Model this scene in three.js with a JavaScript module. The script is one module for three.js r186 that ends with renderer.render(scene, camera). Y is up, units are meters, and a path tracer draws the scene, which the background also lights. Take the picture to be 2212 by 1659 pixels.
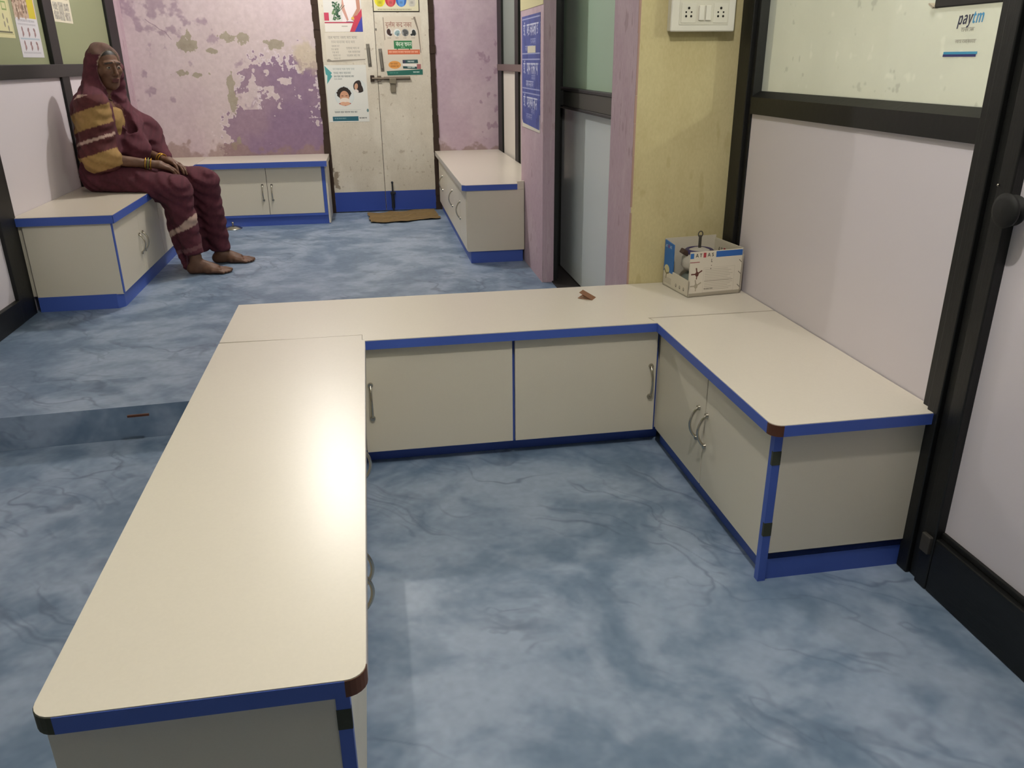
import * as THREE from 'three';
import { mergeGeometries } from 'three/addons/utils/BufferGeometryUtils.js';
import { RoundedBoxGeometry } from 'three/addons/geometries/RoundedBoxGeometry.js';

// ---------------------------------------------------------------- camera, light, exposure
const scene = new THREE.Scene();
scene.background = new THREE.Color(0x000000);
const camera = new THREE.PerspectiveCamera(50.961, 2212 / 1659, 0.05, 40);
camera.position.set(0.0578, 1.2509, 2.4027);
camera.rotation.set(-0.38236, -0.16587, -0.00893, 'YXZ');
const renderer = new THREE.WebGLRenderer({ antialias: true });
renderer.toneMapping = THREE.LinearToneMapping;
renderer.toneMappingExposure = 1.06;
renderer.shadowMap.enabled = true;
const LAMPS = [
  { at: [0.37, 2.6, 1.35], color: [1.0, 0.97, 0.91], power: 5.0, label: 'glowing white bulb hanging over the U shaped bench' },
  { at: [-0.32, 2.6, -3.05], color: [1.0, 0.975, 0.93], power: 5.8, label: 'glowing white bulb hanging over the raised waiting area' },
  { at: [3.1, 2.15, 1.6], color: [1.0, 0.98, 0.94], power: 15, label: 'glowing white bulb in the cabin behind the frosted glass' },
];

// ---------------------------------------------------------------- helpers
let seed = 7;
const rnd = () => { seed = (seed * 1664525 + 1013904223) >>> 0; return seed / 4294967296; };
const hash = (x, y, z) => { let h = (x * 374761393 + y * 668265263 + z * 2147483647 + 1013904223) | 0; h = Math.imul(h ^ (h >>> 13), 1274126177); return ((h ^ (h >>> 16)) >>> 0) / 4294967296; };
const fade = (t) => t * t * (3 - 2 * t);
function vnoise(x, y, z = 0) {
  const xi = Math.floor(x), yi = Math.floor(y), zi = Math.floor(z), u = fade(x - xi), v = fade(y - yi), w = fade(z - zi);
  const L = (a, b, t) => a + (b - a) * t;
  const p = (k) => L(L(hash(xi, yi, zi + k), hash(xi + 1, yi, zi + k), u), L(hash(xi, yi + 1, zi + k), hash(xi + 1, yi + 1, zi + k), u), v);
  return w === 0 ? p(0) : L(p(0), p(1), w);
}
function fbm(x, y, o = 4, z = 0) { let a = 0.5, s = 0, n = 0; for (let i = 0; i < o; i++) { s += a * vnoise(x, y, z); n += a; a *= 0.5; x = x * 2.03 + 17.1; y = y * 2.03 + 9.7; } return s / n; }
const clamp = (v, a = 0, b = 1) => Math.min(b, Math.max(a, v));
const sstep = (a, b, v) => fade(clamp((v - a) / (b - a)));
const mixc = (a, b, t) => [a[0] + (b[0] - a[0]) * t, a[1] + (b[1] - a[1]) * t, a[2] + (b[2] - a[2]) * t];
function dataTex(w, h, fn, srgb = true) {               // fn(u, v) -> [r, g, b] 0..255, v upwards
  const d = new Uint8Array(w * h * 4);
  for (let j = 0; j < h; j++) for (let i = 0; i < w; i++) {
    const c = fn((i + 0.5) / w, (j + 0.5) / h), k = (j * w + i) * 4;
    d[k] = clamp(c[0], 0, 255); d[k + 1] = clamp(c[1], 0, 255); d[k + 2] = clamp(c[2], 0, 255); d[k + 3] = 255;
  }
  const t = new THREE.DataTexture(d, w, h); t.magFilter = THREE.LinearFilter; t.minFilter = THREE.LinearFilter;
  t.wrapS = t.wrapT = THREE.RepeatWrapping; if (srgb) t.colorSpace = THREE.SRGBColorSpace; t.needsUpdate = true; return t;
}
function canvasTex(w, h, draw) {
  const c = document.createElement('canvas'); c.width = w; c.height = h; const g = c.getContext('2d'); draw(g, w, h);
  const t = new THREE.CanvasTexture(c); t.colorSpace = THREE.SRGBColorSpace; return t;
}
const M = (hex, roughness = 0.6, o = {}) => new THREE.MeshStandardMaterial({ color: hex, roughness, ...o });
const taken = {};
const numbered = (n) => { const k = taken[n] = (taken[n] ?? -1) + 1; return k ? `${n}_${String(k).padStart(3, '0')}` : n; };
const bx = (x0, x1, y0, y1, z0, z1, r = 0) => {
  const w = Math.abs(x1 - x0), h = Math.abs(y1 - y0), d = Math.abs(z1 - z0);
  const g = r ? new RoundedBoxGeometry(w, h, d, 2, Math.min(r, w / 2.01, h / 2.01, d / 2.01)) : new THREE.BoxGeometry(w, h, d);
  return g.translate((x0 + x1) / 2, (y0 + y1) / 2, (z0 + z1) / 2);
};
const merge = (list) => { const l = list.map((g) => { const q = g.index ? g.toNonIndexed() : g; for (const k of Object.keys(q.attributes)) if (!['position', 'normal', 'uv'].includes(k)) q.deleteAttribute(k); return q; }); return l.length === 1 ? l[0] : mergeGeometries(l); };
function obj(name, geos, mat, parent = scene) {
  const m = new THREE.Mesh(Array.isArray(geos) ? merge(geos) : geos, mat);
  m.name = parent === scene ? numbered(name) : name; m.castShadow = m.receiveShadow = true; parent.add(m); return m;
}
function tag(o, label, category, group) { o.userData = { ...o.userData, label, category }; if (group) o.userData.group = group; return o; }
function thing(name, label, category, group) { const g = new THREE.Group(); g.name = numbered(name); scene.add(g); return tag(g, label, category, group); }
function struct(name) { const g = new THREE.Group(); g.name = numbered(name); g.userData.kind = 'structure'; scene.add(g); return g; }
const structMesh = (name, geos, mat) => { const m = obj(name, geos, mat); m.userData.kind = 'structure'; return m; };
function rebase(g, x, y, z) { for (const c of g.children) c.position.sub(new THREE.Vector3(x, y, z)); g.position.set(x, y, z); return g; }
// prism over an outline in x, z (counted clockwise or not), from y0 to y1
function prism(pts, y0, y1, bevel = 0) {
  const s = new THREE.Shape(pts.map(([x, z]) => new THREE.Vector2(x, -z)));
  const g = new THREE.ExtrudeGeometry(s, { depth: y1 - y0 - 2 * bevel, bevelEnabled: bevel > 0, bevelSize: bevel, bevelThickness: bevel, bevelOffset: -bevel, bevelSegments: 2, curveSegments: 8 });
  return g.rotateX(-Math.PI / 2).translate(0, y0 + bevel, 0);
}
// profile in (x, y) swept along z
function profileZ(pts, z0, z1) { const s = new THREE.Shape(pts.map((p) => new THREE.Vector2(...p))); return new THREE.ExtrudeGeometry(s, { depth: z1 - z0, bevelEnabled: false }).translate(0, 0, z0); }
// strip of edge banding following a polyline, t thick towards the left of the walking direction
function ribbon(pts, y0, y1, t = 0.0012) {
  const out = [];
  const off = pts.map((p, i) => {
    const a = pts[Math.max(0, i - 1)], b = pts[Math.min(pts.length - 1, i + 1)], dx = b[0] - a[0], dz = b[1] - a[1], l = Math.hypot(dx, dz);
    return [p[0] + dz / l * t, p[1] - dx / l * t];
  });
  for (let i = 0; i + 1 < pts.length; i++) out.push(prism([pts[i], pts[i + 1], off[i + 1], off[i]], y0, y1));
  return merge(out);
}
const arc = (cx, cz, r, a0, a1, n = 7) => Array.from({ length: n }, (_, i) => { const a = a0 + (a1 - a0) * i / (n - 1); return [cx + r * Math.cos(a), cz + r * Math.sin(a)]; });

// ---------------------------------------------------------------- materials
const speck = dataTex(256, 256, (u, v) => { const n = 250 + 4 * fbm(u * 110, v * 110, 2); return [n, n, n]; });
speck.repeat.set(2, 2);
const fineBump = dataTex(256, 256, (u, v) => { const n = 255 * fbm(u * 90, v * 90, 3); return [n, n, n]; }, false);
const mat = {
  laminate: M(0xddd6c9, 0.31, { map: speck }),
  door: M(0xe0d8c6, 0.4, { map: speck }),
  panel: M(0xd9d2d8, 0.45),
  blue: M(0x4560b6, 0.45),
  brown: M(0x57301c, 0.6),
  bare: M(0x3c4034, 0.8),
  black: M(0x080908, 0.5, { bumpMap: fineBump, bumpScale: 0.0004 }),
  blackWorn: M(0x2a2624, 0.5),
  steel: M(0xb9b4a8, 0.25, { metalness: 1 }),
  dullSteel: M(0x8a857c, 0.5, { metalness: 0.8 }),
  gap: M(0x1a1710, 0.9),
  white: M(0xd9d6cb, 0.4),
  gold: M(0xc89a3a, 0.35, { metalness: 0.9 }),
};
const glassMat = (hex, tr, rough) => new THREE.MeshPhysicalMaterial({ color: hex, roughness: rough, transmission: tr, thickness: 0, ior: 1.45 });
mat.frostOlive = glassMat(0x949a76, 0.15, 0.6);
mat.frostGreen = glassMat(0xb0cbb4, 0.12, 0.5);
mat.frostGrey = glassMat(0x8c9a92, 0.3, 0.5);
mat.frostWhite = glassMat(0xd2d6ce, 0.5, 0.56);
mat.frostWhite.side = THREE.DoubleSide;
mat.frostWhite.map = dataTex(512, 720, (u, v) => {          // smears and old paste marks on the frosting
  const n = fbm(u * 9, v * 14, 4), a = fbm(u * 34 + 5, v * 48, 3), d = sstep(0.74, 0.84, a) * 26 - sstep(0.76, 0.86, fbm(u * 22, v * 30 + 8, 3)) * 12;
  const c = 236 + n * 14 - d; return [c, c + 1, c - 3];
});

// vinyl sheet: blue marble, uv in metres / 4
const vinylFn = (lo, hi, vein) => (u, v) => {
  const x = u * 4, y = v * 4, wx = fbm(x * 2.2 + 3, y * 2.2, 4) - 0.5, wy = fbm(x * 2.2 + 40, y * 2.2 + 9, 4) - 0.5;
  const t = sstep(0.3, 0.7, 0.5 * fbm(x * 4 + wx * 1.6, y * 4.6 + wy * 1.6, 5) + 0.5 * fbm(x * 11 + wx * 3, y * 13 + wy * 3, 4));
  const a = (x + y) * 0.7, q = (x - y) * 0.7, m = sstep(0.36, 0.62, fbm(x * 3.4 + 70, y * 3.4, 4));
  const r1 = Math.abs(fbm(a * 5.2 + wx * 2.2, q * 1.9 + wy * 1.5, 4) - 0.5), r2 = Math.abs(fbm(a * 9 + wx * 2.6 + 30, q * 3.4 + wy * 2, 4) - 0.5);
  const k = Math.max((1 - sstep(0.0, 0.03, r1)) * m, (1 - sstep(0.0, 0.035, r2)) * m * 0.6) * vein;
  const g = (fbm(x * 55, y * 55, 2) - 0.5) * 16;
  const c = mixc(mixc(lo, hi, t), [70, 84, 106], k);
  return [c[0] + g, c[1] + g, c[2] + g];
};
const vinyl = M(0xffffff, 0.4, { map: dataTex(1024, 1024, vinylFn([104, 125, 150], [148, 164, 186], 0.42)) });
const metreUv = (g) => {
  const p = g.attributes.position, n = g.attributes.normal, uv = new Float32Array(p.count * 2);
  for (let i = 0; i < p.count; i++) { const up = Math.abs(n.getY(i)) > 0.5; uv[2 * i] = (p.getX(i) + 2) / 4; uv[2 * i + 1] = up ? (3.3 - p.getZ(i)) / 4 : (0.9 + p.getY(i)) / 4; }
  g.setAttribute('uv', new THREE.BufferAttribute(uv, 2)); return g;
};

// ---------------------------------------------------------------- the room shell
const S = 0.125, CEIL = 2.8, LX = -1.612, RX = 1.383, BZ = -4.245, YZ = -0.49;
{
  const f = struct('floor');
  obj('lower_floor', metreUv(bx(-1.75, 3.7, -0.12, 0, -0.6, 3.3)), vinyl, f);
  obj('raised_floor', metreUv(prism([[-1.75, -0.352], [-0.46, -0.426], [-0.46, -0.479], [3.7, -0.479], [3.7, -4.4], [-1.75, -4.4]], 0.0005, S)), vinyl, f);
  obj('brown_tape', bx(-0.785, -0.715, S - 0.006, S + 0.0015, -0.411, -0.404).rotateY(0.057).translate(-0.024, 0, 0.043), mat.brown, f);
  structMesh('ceiling', bx(-1.75, 3.75, CEIL, CEIL + 0.1, -4.4, 3.3), M(0xd8d2c8, 0.9));
  structMesh('wall_front', bx(-1.75, 3.75, 0, CEIL, 3.1, 3.25), M(0x3b3634, 0.9));
}
// back wall: flaking pink distemper over an older violet coat
const peel = dataTex(820, 1120, (u, v) => {
  const x = -1.72 + u * 1.45, y = S + v * (CEIL - S);
  const n1 = fbm(x * 5 + 3, y * 5, 5) - 0.5, n2 = fbm(x * 17, y * 17 + 5, 4) - 0.5, n3 = fbm(x * 46 + 9, y * 46, 3) - 0.5, big = fbm(x * 2.2 + 11, y * 2.2 + 4, 3);
  let c = mixc([192, 172, 182], [204, 187, 193], sstep(0.35, 0.65, big));
  // rubbed, paler plaster in the middle band
  const worn = sstep(0.02, 0.3, 0.3 - Math.abs(y - 1.0 - n1 * 0.4) * 0.55 + 0.18 * sstep(-1.4, -0.9, x)) * sstep(-1.45, -1.05, x + n1 * 0.4);
  c = mixc(c, [204, 188, 190], worn * 0.85);
  const spots = sstep(0.1, 0.2, n1 * 0.5 + n2 * 0.5 - Math.hypot((x + 1.35) * 0.9, (y - 1.55) * 0.7) * 0.25 + 0.06);
  c = mixc(c, [158, 136, 152], spots * 0.7);
  // violet under-coat
  const ex = (x + 0.58) / 0.42, ey = (y - 0.88) / 0.5;
  let q = 0.92 - Math.max(Math.abs(ex) ** 1.6, Math.abs(ey) ** 1.8) + n1 * 1.7 + n2 * 1.5 + n3 * 0.7 - 0.5 * sstep(0.95, 1.2, y) * sstep(-0.72, -0.9, x);
  if (y > 0.92) q -= 0.5 * (0.45 + n2 * 3.2 + n1 * 1.2);
  q -= 0.9 * sstep(0.06, 0.2, n1 * 0.7 + n2 * 0.9) * sstep(0.78, 0.95, y);
  if (y < 0.85) q += 0.3 * sstep(-0.92, -0.8, x);
  const violet = sstep(0.0, 0.06, q);
  c = mixc(c, mixc([138, 114, 140], [152, 128, 146], sstep(-0.2, 0.2, n1)), violet);
  const rim = sstep(-0.12, -0.02, q) * (1 - violet);
  c = mixc(c, [216, 204, 212], rim * 0.7);
  // bare grey-green plaster patches
  const patch = (px, py, rx, ry, e = 0.9) => sstep(0, 0.08, 1 - Math.hypot((x - px) / rx, (y - py) / ry) + n2 * e * 1.6 + n3 * 1.1);
  const bare = Math.max(patch(-1.2, 1.37, 0.065, 0.05, 0.5), patch(-1.18, 1.43, 0.02, 0.045), patch(-0.9, 1.42, 0.06, 0.035), patch(-0.8, 1.42, 0.05, 0.045, 0.5), patch(-0.93, 1.06, 0.035, 0.14), patch(-1.28, 1.18, 0.05, 0.03, 1.4), patch(-1.14, 1.17, 0.05, 0.015, 1.4), patch(-1.03, 1.33, 0.04, 0.02, 1.4), patch(-0.92, 0.7, 0.02, 0.03), patch(-0.96, 0.66, 0.02, 0.03), patch(-0.58, 1.37, 0.06, 0.025, 1.6));
  c = mixc(c, [155, 146, 128], bare * 0.85);
  const yel = sstep(0, 0.5, 1 - Math.hypot((x + 0.36) / 0.14, (y - 1.27) / 0.14) + n2 * 1.2);
  c = mixc(c, [196, 182, 158], yel * 0.7);
  // grime settled above the bench top, broken by grain
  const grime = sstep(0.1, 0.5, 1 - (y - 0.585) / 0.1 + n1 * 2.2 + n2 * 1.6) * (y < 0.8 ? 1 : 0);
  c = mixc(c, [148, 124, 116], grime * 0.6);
  const cr = Math.abs((x + 1.36) * 0.8 + (y - 1.47) - n2 * 0.05);
  if (cr < 0.004 && x > -1.46 && x < -1.3) c = mixc(c, [130, 108, 124], 0.6);
  const g = n3 * 16; return [c[0] + g, c[1] + g, c[2] + g];
});
const peelPlain = dataTex(512, 1024, (u, v) => {
  const x = u * 0.6, y = S + v * (CEIL - S), n1 = fbm(x * 5 + 33, y * 5, 5) - 0.5, n2 = fbm(x * 17, y * 17 + 5, 4) - 0.5, n3 = fbm(x * 46 + 9, y * 46, 3) - 0.5;
  let c = mixc([188, 166, 180], [197, 177, 188], sstep(-0.15, 0.15, n1));
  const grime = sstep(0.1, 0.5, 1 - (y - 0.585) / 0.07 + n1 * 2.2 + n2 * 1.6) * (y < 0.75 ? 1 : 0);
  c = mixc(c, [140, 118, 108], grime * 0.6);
  c = mixc(c, [150, 122, 140], sstep(0.1, 0.2, n2 - Math.hypot((x - 0.42) * 3, (y - 0.95) * 0.7) * 0.6 + 0.08) * 0.6);
  const g = n3 * 12; return [c[0] + g, c[1] + g, c[2] + g];
});
{
  const w = struct('wall_back');
  obj('flaking_plaster', bx(-1.72, -0.27, S, CEIL, BZ - 0.15, BZ), M(0xffffff, 0.9, { map: peel, bumpMap: fineBump, bumpScale: 0.001 }), w);
  obj('pink_plaster', bx(0.585, 1.2, S, CEIL, BZ - 0.15, BZ), M(0xffffff, 0.9, { map: peelPlain }), w);
  obj('lintel', bx(-0.27, 0.585, 2.12, CEIL, BZ - 0.15, BZ), M(0xc0a7b8, 0.9), w);
}
const pinkTex = dataTex(256, 1024, (u, v) => {
  const n1 = fbm(u * 3, v * 14, 4) - 0.5, n2 = fbm(u * 12 + 4, v * 30, 4) - 0.5, n3 = fbm(u * 60, v * 200, 2) - 0.5;
  let c = mixc([184, 160, 172], [192, 170, 180], sstep(-0.2, 0.2, n1 + n2 * 0.5)); const g = n3 * 12;
  c = mixc(c, [142, 118, 120], sstep(0.2, 0.27, n2) * 0.4);
  return [c[0] + g, c[1] + g, c[2] + g];
});
const yellowTex = dataTex(512, 1024, (u, v) => {
  const n1 = fbm(u * 3 + 9, v * 10, 4) - 0.5, n3 = fbm(u * 90, v * 300, 2) - 0.5, n2 = fbm(u * 10, v * 26 + 3, 3) - 0.5;
  let c = mixc([190, 178, 134], [199, 188, 144], sstep(-0.2, 0.2, n1));
  c = mixc(c, [170, 156, 110], sstep(0.2, 0.27, n2) * 0.3); const g = n3 * 10; return [c[0] + g, c[1] + g, c[2] + g];
});
const pink = M(0xffffff, 0.85, { map: pinkTex }), yellow = M(0xffffff, 0.85, { map: yellowTex });
{
  // right hand side, from the back wall to the camera
  const p1 = struct('pillar');
  obj('pink_plaster', bx(0.931, 0.993, S, CEIL, -2.41, -1.79), pink, p1);
  obj('yellow_band', bx(0.929, 0.931, 1.5, CEIL, -2.41, -1.795), M(0xcfc79c, 0.85), p1);
  const p2 = struct('pillar');
  obj('pink_return', bx(0.9935, 1.03, S, CEIL, -0.79, YZ - 0.0015), pink, p2);
  obj('yellow_face', bx(0.995, 1.45, 0, CEIL, YZ - 0.28, YZ), yellow, p2);
  const e = [];
  for (let i = 0; i < 26; i++) { const y = S + 0.1 * i + 0.02 * rnd(); e.push(bx(0.9925 - 0.002 * rnd(), 0.998, y, y + 0.085 + 0.03 * rnd(), YZ - 0.0045, YZ + 0.0006 + 0.0006 * rnd())); }
  obj('chipped_corner', e, M(0xa98a80, 0.9), p2);
  structMesh('wall_right', [bx(1.03, 1.45, 2.15, CEIL, -4.245, -0.77), bx(1.17, 1.23, S, CEIL, -4.3, -4.2)], M(0xb8a2ae, 0.9));
}
// framed partitions: black posts and rails, opaque panels below, frosted glass above
{
  const w = struct('window_1');                       // far right partition
  const x = 1.09;
  for (const [z0, z1] of [[-4.24, -4.05], [-3.465, -3.33], [-2.5, -2.41]]) obj('post', bx(x - 0.012, x + 0.03, S, 2.15, z0, z1, 0.003), mat.black, w);
  obj('rail', bx(x - 0.016, x + 0.03, 1.176, 1.222, -4.24, -2.41, 0.003), M(0x6b5a58, 0.5), w);
  for (const [z0, z1] of [[-4.05, -3.465], [-3.33, -2.5]]) { obj('panel', bx(x + 0.004, x + 0.012, S, 1.178, z0, z1), M(0xd9d4cc, 0.5), w); obj('glass_pane', bx(x + 0.006, x + 0.011, 1.22, 2.15, z0, z1), mat.frostGrey, w); }
}
{
  const d = struct('door_2');                          // frosted glass door in the right side wall
  const x = 1.11;
  obj('jamb', [bx(0.993, 1.014, S, 2.15, -1.835, -1.79), bx(0.993, 1.03, S, 2.15, -1.93, -1.835)], mat.black, d);
  obj('jamb', bx(1.0, 1.016, S, 2.15, -0.812, -0.79), mat.blackWorn, d);
  obj('stile', bx(x - 0.02, x + 0.02, S + 0.012, 2.1, -2.3, -2.115, 0.003), mat.black, d);
  obj('stile', bx(x - 0.02, x + 0.02, S + 0.012, 2.1, -1.06, -0.97, 0.003), mat.black, d);
  obj('rail', [bx(x - 0.03, x + 0.02, 1.026, 1.1, -2.115, -1.06, 0.003)], M(0x4b4a44, 0.5), d);
  obj('rail_lip', [bx(x - 0.034, x + 0.02, 1.1, 1.116, -2.115, -1.06, 0.003), bx(x - 0.034, x + 0.02, 1.012, 1.026, -2.115, -1.06, 0.003)], mat.black, d);
  obj('lock', [bx(x - 0.06, x - 0.02, 1.02, 1.105, -2.2, -1.98, 0.01)], mat.black, d);
  obj('panel', bx(x - 0.004, x + 0.006, S + 0.012, 1.02, -2.115, -1.06), M(0xd8dfe0, 0.28), d);
  obj('glass_pane', bx(x - 0.003, x + 0.003, 1.112, 2.1, -2.115, -1.06), mat.frostGreen, d);
  obj('threshold', bx(0.985, 1.16, S, S + 0.006, -2.4, -0.8), M(0x2c2827, 0.5), d);
  obj('side_wall', bx(1.09, 1.15, S, 2.15, -0.97, -0.77), M(0xb8a2ae, 0.9), d);
}
{
  const w = struct('window_2');                        // near right partition
  const rail = [[RX - 0.01, 1.07], [RX - 0.01, 1.125], [RX + 0.022, 1.144], [RX + 0.05, 1.144], [RX + 0.05, 1.07]];
  obj('post', [bx(RX - 0.02, RX + 0.05, 0, CEIL, YZ, -0.4, 0.003), bx(RX - 0.006, RX + 0.05, 0, CEIL, -0.4, -0.378, 0.002)], mat.black, w);
  obj('post', [bx(RX - 0.014, RX + 0.05, 0, CEIL, 0.758, 0.79, 0.003), bx(RX - 0.026, RX + 0.05, 0, CEIL, 0.79, 0.83, 0.004), bx(RX - 0.014, RX + 0.05, 0, CEIL, 0.83, 0.862, 0.003), bx(RX - 0.024, RX + 0.05, 0, CEIL, 0.862, 0.905, 0.004)], mat.black, w);
  obj('rail', profileZ(rail, -0.378, 0.758), mat.black, w);
  obj('rail', profileZ(rail, 0.905, 3.1), mat.black, w);
  obj('bottom_rail', [bx(RX - 0.022, RX + 0.05, 0, 0.15, 0.905, 3.1, 0.004), bx(RX - 0.008, RX + 0.05, 0.15, 0.166, 0.905, 3.1, 0.003)], mat.black, w);
  obj('bottom_rail', bx(RX - 0.008, RX + 0.05, 0, 0.06, -0.378, 0.758), mat.black, w);
  obj('bracket', [bx(RX - 0.034, RX - 0.02, 0.1, 0.15, 0.868, 0.9, 0.004)], M(0x3a3733, 0.7), w);
  obj('panel', bx(RX, RX + 0.01, 0.05, 1.075, -0.378, 0.758), mat.panel, w);
  obj('panel', bx(RX, RX + 0.01, 0.15, 1.075, 0.905, 3.1), mat.panel, w);
  const pane = (z0, z1) => obj('glass_pane', new THREE.PlaneGeometry(z1 - z0, CEIL - 1.144).rotateY(-Math.PI / 2).translate(RX + 0.026, (CEIL + 1.144) / 2, (z0 + z1) / 2), mat.frostWhite, w);
  pane(-0.378, 0.758);
  pane(0.905, 3.1);
  const k = obj('door_knob', new THREE.LatheGeometry([[0, 0], [0.03, 0], [0.032, 0.006], [0.022, 0.01], [0.022, 0.016], [0.034, 0.02], [0.036, 0.028], [0.024, 0.034], [0, 0.036]].map((p) => new THREE.Vector2(...p)), 24).rotateZ(Math.PI / 2).translate(RX - 0.022, 0.955, 0.928), M(0x050505, 0.7), w);
  obj('screw', new THREE.SphereGeometry(0.003, 8, 6).translate(RX - 0.026, 0.998, 0.868), mat.steel, k);
  const c = struct('wall_cabin');                      // the lit cabin behind that glass
  obj('cabin_wall', [bx(3.6, 3.72, 0, CEIL, -0.6, 3.1), bx(1.45, 3.6, 0, CEIL, -0.62, YZ)], M(0xc9c2b0, 0.9), c);
}
{
  const w = struct('wall_left');
  const P = (n, z0, z1, y0, y1, px = 0.02) => obj(n, bx(LX - 0.05, LX + px, y0, y1, z0, z1, 0.003), mat.black, w);
  P('post', -1.718, -1.55, 0, CEIL, 0.014); P('post', -2.862, -2.74, S, 1.19, 0.012); P('post', -2.805, -2.665, 1.24, CEIL, 0.012); P('corner_post', -4.07, -3.86, S, CEIL, 0.006);
  obj('rail', bx(LX - 0.05, LX + 0.018, 1.183, 1.25, -3.9, 3.1, 0.004), M(0x1f211f, 0.45), w);
  obj('bottom_rail', bx(LX - 0.05, LX + 0.018, S, 0.235, -1.55, 3.1, 0.004), mat.black, w);
  obj('base', bx(LX - 0.05, LX + 0.01, 0, S, -0.5, 3.1), mat.black, w);
  obj('panel', bx(LX - 0.012, LX - 0.002, S, 1.185, -2.74, -1.718), mat.panel, w);
  obj('panel', bx(LX - 0.012, LX - 0.002, S, 1.185, -3.86, -2.862), mat.panel, w);
  obj('panel', bx(LX - 0.012, LX - 0.002, 0.2, 1.185, -1.55, 3.1), mat.panel, w);
  for (const [z0, z1] of [[-2.665, -1.718], [-3.86, -2.805], [-1.55, 3.1]]) obj('glass_pane', bx(LX - 0.016, LX - 0.011, 1.248, CEIL, z0, z1), mat.frostOlive, w);
  obj('pink_return', bx(LX - 0.1, LX + 0.002, S, CEIL, BZ - 0.01, -4.07), pink, w);
}
// ---------------------------------------------------------------- double door
const doorTex = (off) => dataTex(256, 1024, (u, v) => {
  const n1 = fbm(u * 3 + off, v * 9, 4) - 0.5, n3 = fbm(u * 70, v * 260 + off, 2) - 0.5, n2 = fbm(u * 14 + off, v * 60, 4) - 0.5;
  let c = mixc([206, 198, 182], [218, 211, 196], sstep(-0.2, 0.2, n1)); c = mixc(c, [166, 152, 132], sstep(0.22, 0.3, n2) * 0.5);
  if (off < 2) { const s = 1 - Math.hypot((u - 0.05) / 0.07, (v - 0.13) / 0.05) + n2 * 2.4; c = mixc(c, [120, 104, 86], sstep(0.1, 0.5, s) * 0.7); }
  const g = n3 * 10; return [c[0] + g, c[1] + g, c[2] + g];
});
{
  const d = struct('door_1'), z = BZ + 0.004;
  const jag = (x0, x1, out) => { const l = []; for (let i = 0; i < 36; i++) { const y = S + i * 0.056, a = 0.009 * rnd(), b = 0.004 * rnd(); l.push(bx(x0 - (out < 0 ? a : b), x1 + (out > 0 ? a : b), y, y + 0.06, BZ - 0.1, BZ + 0.006 + 0.006 * rnd())); } return l; };
  const wood = M(0x4a382e, 0.9, { bumpMap: fineBump, bumpScale: 0.004 });
  obj('frame_jamb', jag(-0.286, -0.245, -1), wood, d); obj('frame_jamb', jag(0.56, 0.596, 1), wood, d); obj('frame_head', bx(-0.286, 0.596, 2.08, 2.14, BZ - 0.1, BZ + 0.006), wood, d);
  const leaves = [[-0.243, 0.1535, 1], [0.1565, 0.559, 5]].map(([a, b, o]) => {
    const l = obj('door_leaf', bx(a, b, S + 0.006, 2.08, z - 0.035, z, 0.002), M(0xffffff, 0.5, { map: doorTex(o) }), d);
    obj('kick_plate', bx(a + 0.001, b - 0.001, S + 0.008, 0.285, z, z + 0.002), M(0x2d489f, 0.5), l); return l;
  });
  const pull = (x, y, tilt) => [bx(-0.013, 0.013, -0.08, 0.08, 0, 0.004, 0.002), bx(-0.008, 0.008, -0.06, 0.06, 0.012, 0.02, 0.004), bx(-0.008, 0.008, -0.062, -0.048, 0.003, 0.016), bx(-0.008, 0.008, 0.048, 0.062, 0.003, 0.016)].map((g) => g.rotateZ(tilt).translate(x, y, z));
  obj('pull_handle', pull(0.099, 1.292, 0.05), mat.dullSteel, leaves[0]); obj('pull_handle', pull(0.19, 1.258, 0.06), mat.dullSteel, leaves[1]);
  obj('staple', bx(0.098, 0.128, 1.105, 1.152, z, z + 0.014, 0.004), M(0x40342c, 0.6, { metalness: 0.5 }), leaves[0]);
  obj('tower_bolt', [new THREE.CylinderGeometry(0.008, 0.008, 0.29, 12).rotateZ(Math.PI / 2).translate(0.255, 1.128, z + 0.014), bx(0.2, 0.4, 1.116, 1.14, z, z + 0.006, 0.002), bx(0.15, 0.18, 1.108, 1.148, z, z + 0.018, 0.003)], M(0x7a6f62, 0.5, { metalness: 0.7 }), leaves[1]);
  obj('hasp', [bx(0.24, 0.292, 1.09, 1.132, z + 0.006, z + 0.022, 0.003), bx(0.246, 0.286, 1.026, 1.095, z + 0.004, z + 0.012, 0.004)], M(0x8d8574, 0.5, { metalness: 0.7 }), leaves[1]);
  obj('floor_bolt', [new THREE.CylinderGeometry(0.006, 0.006, 0.225, 10).translate(0.213, 0.243, z + 0.014), bx(0.2, 0.226, 0.15, 0.275, z + 0.002, z + 0.009, 0.002), bx(0.195, 0.236, 0.262, 0.28, z + 0.002, z + 0.02, 0.003), new THREE.SphereGeometry(0.01, 10, 8).translate(0.213, 0.352, z + 0.014)], M(0x35383f, 0.55, { metalness: 0.6 }), leaves[1]);
  obj('keyhole_plate', bx(0.158, 0.17, 1.462, 1.478, z, z + 0.002), mat.dullSteel, leaves[1]);
}

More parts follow.
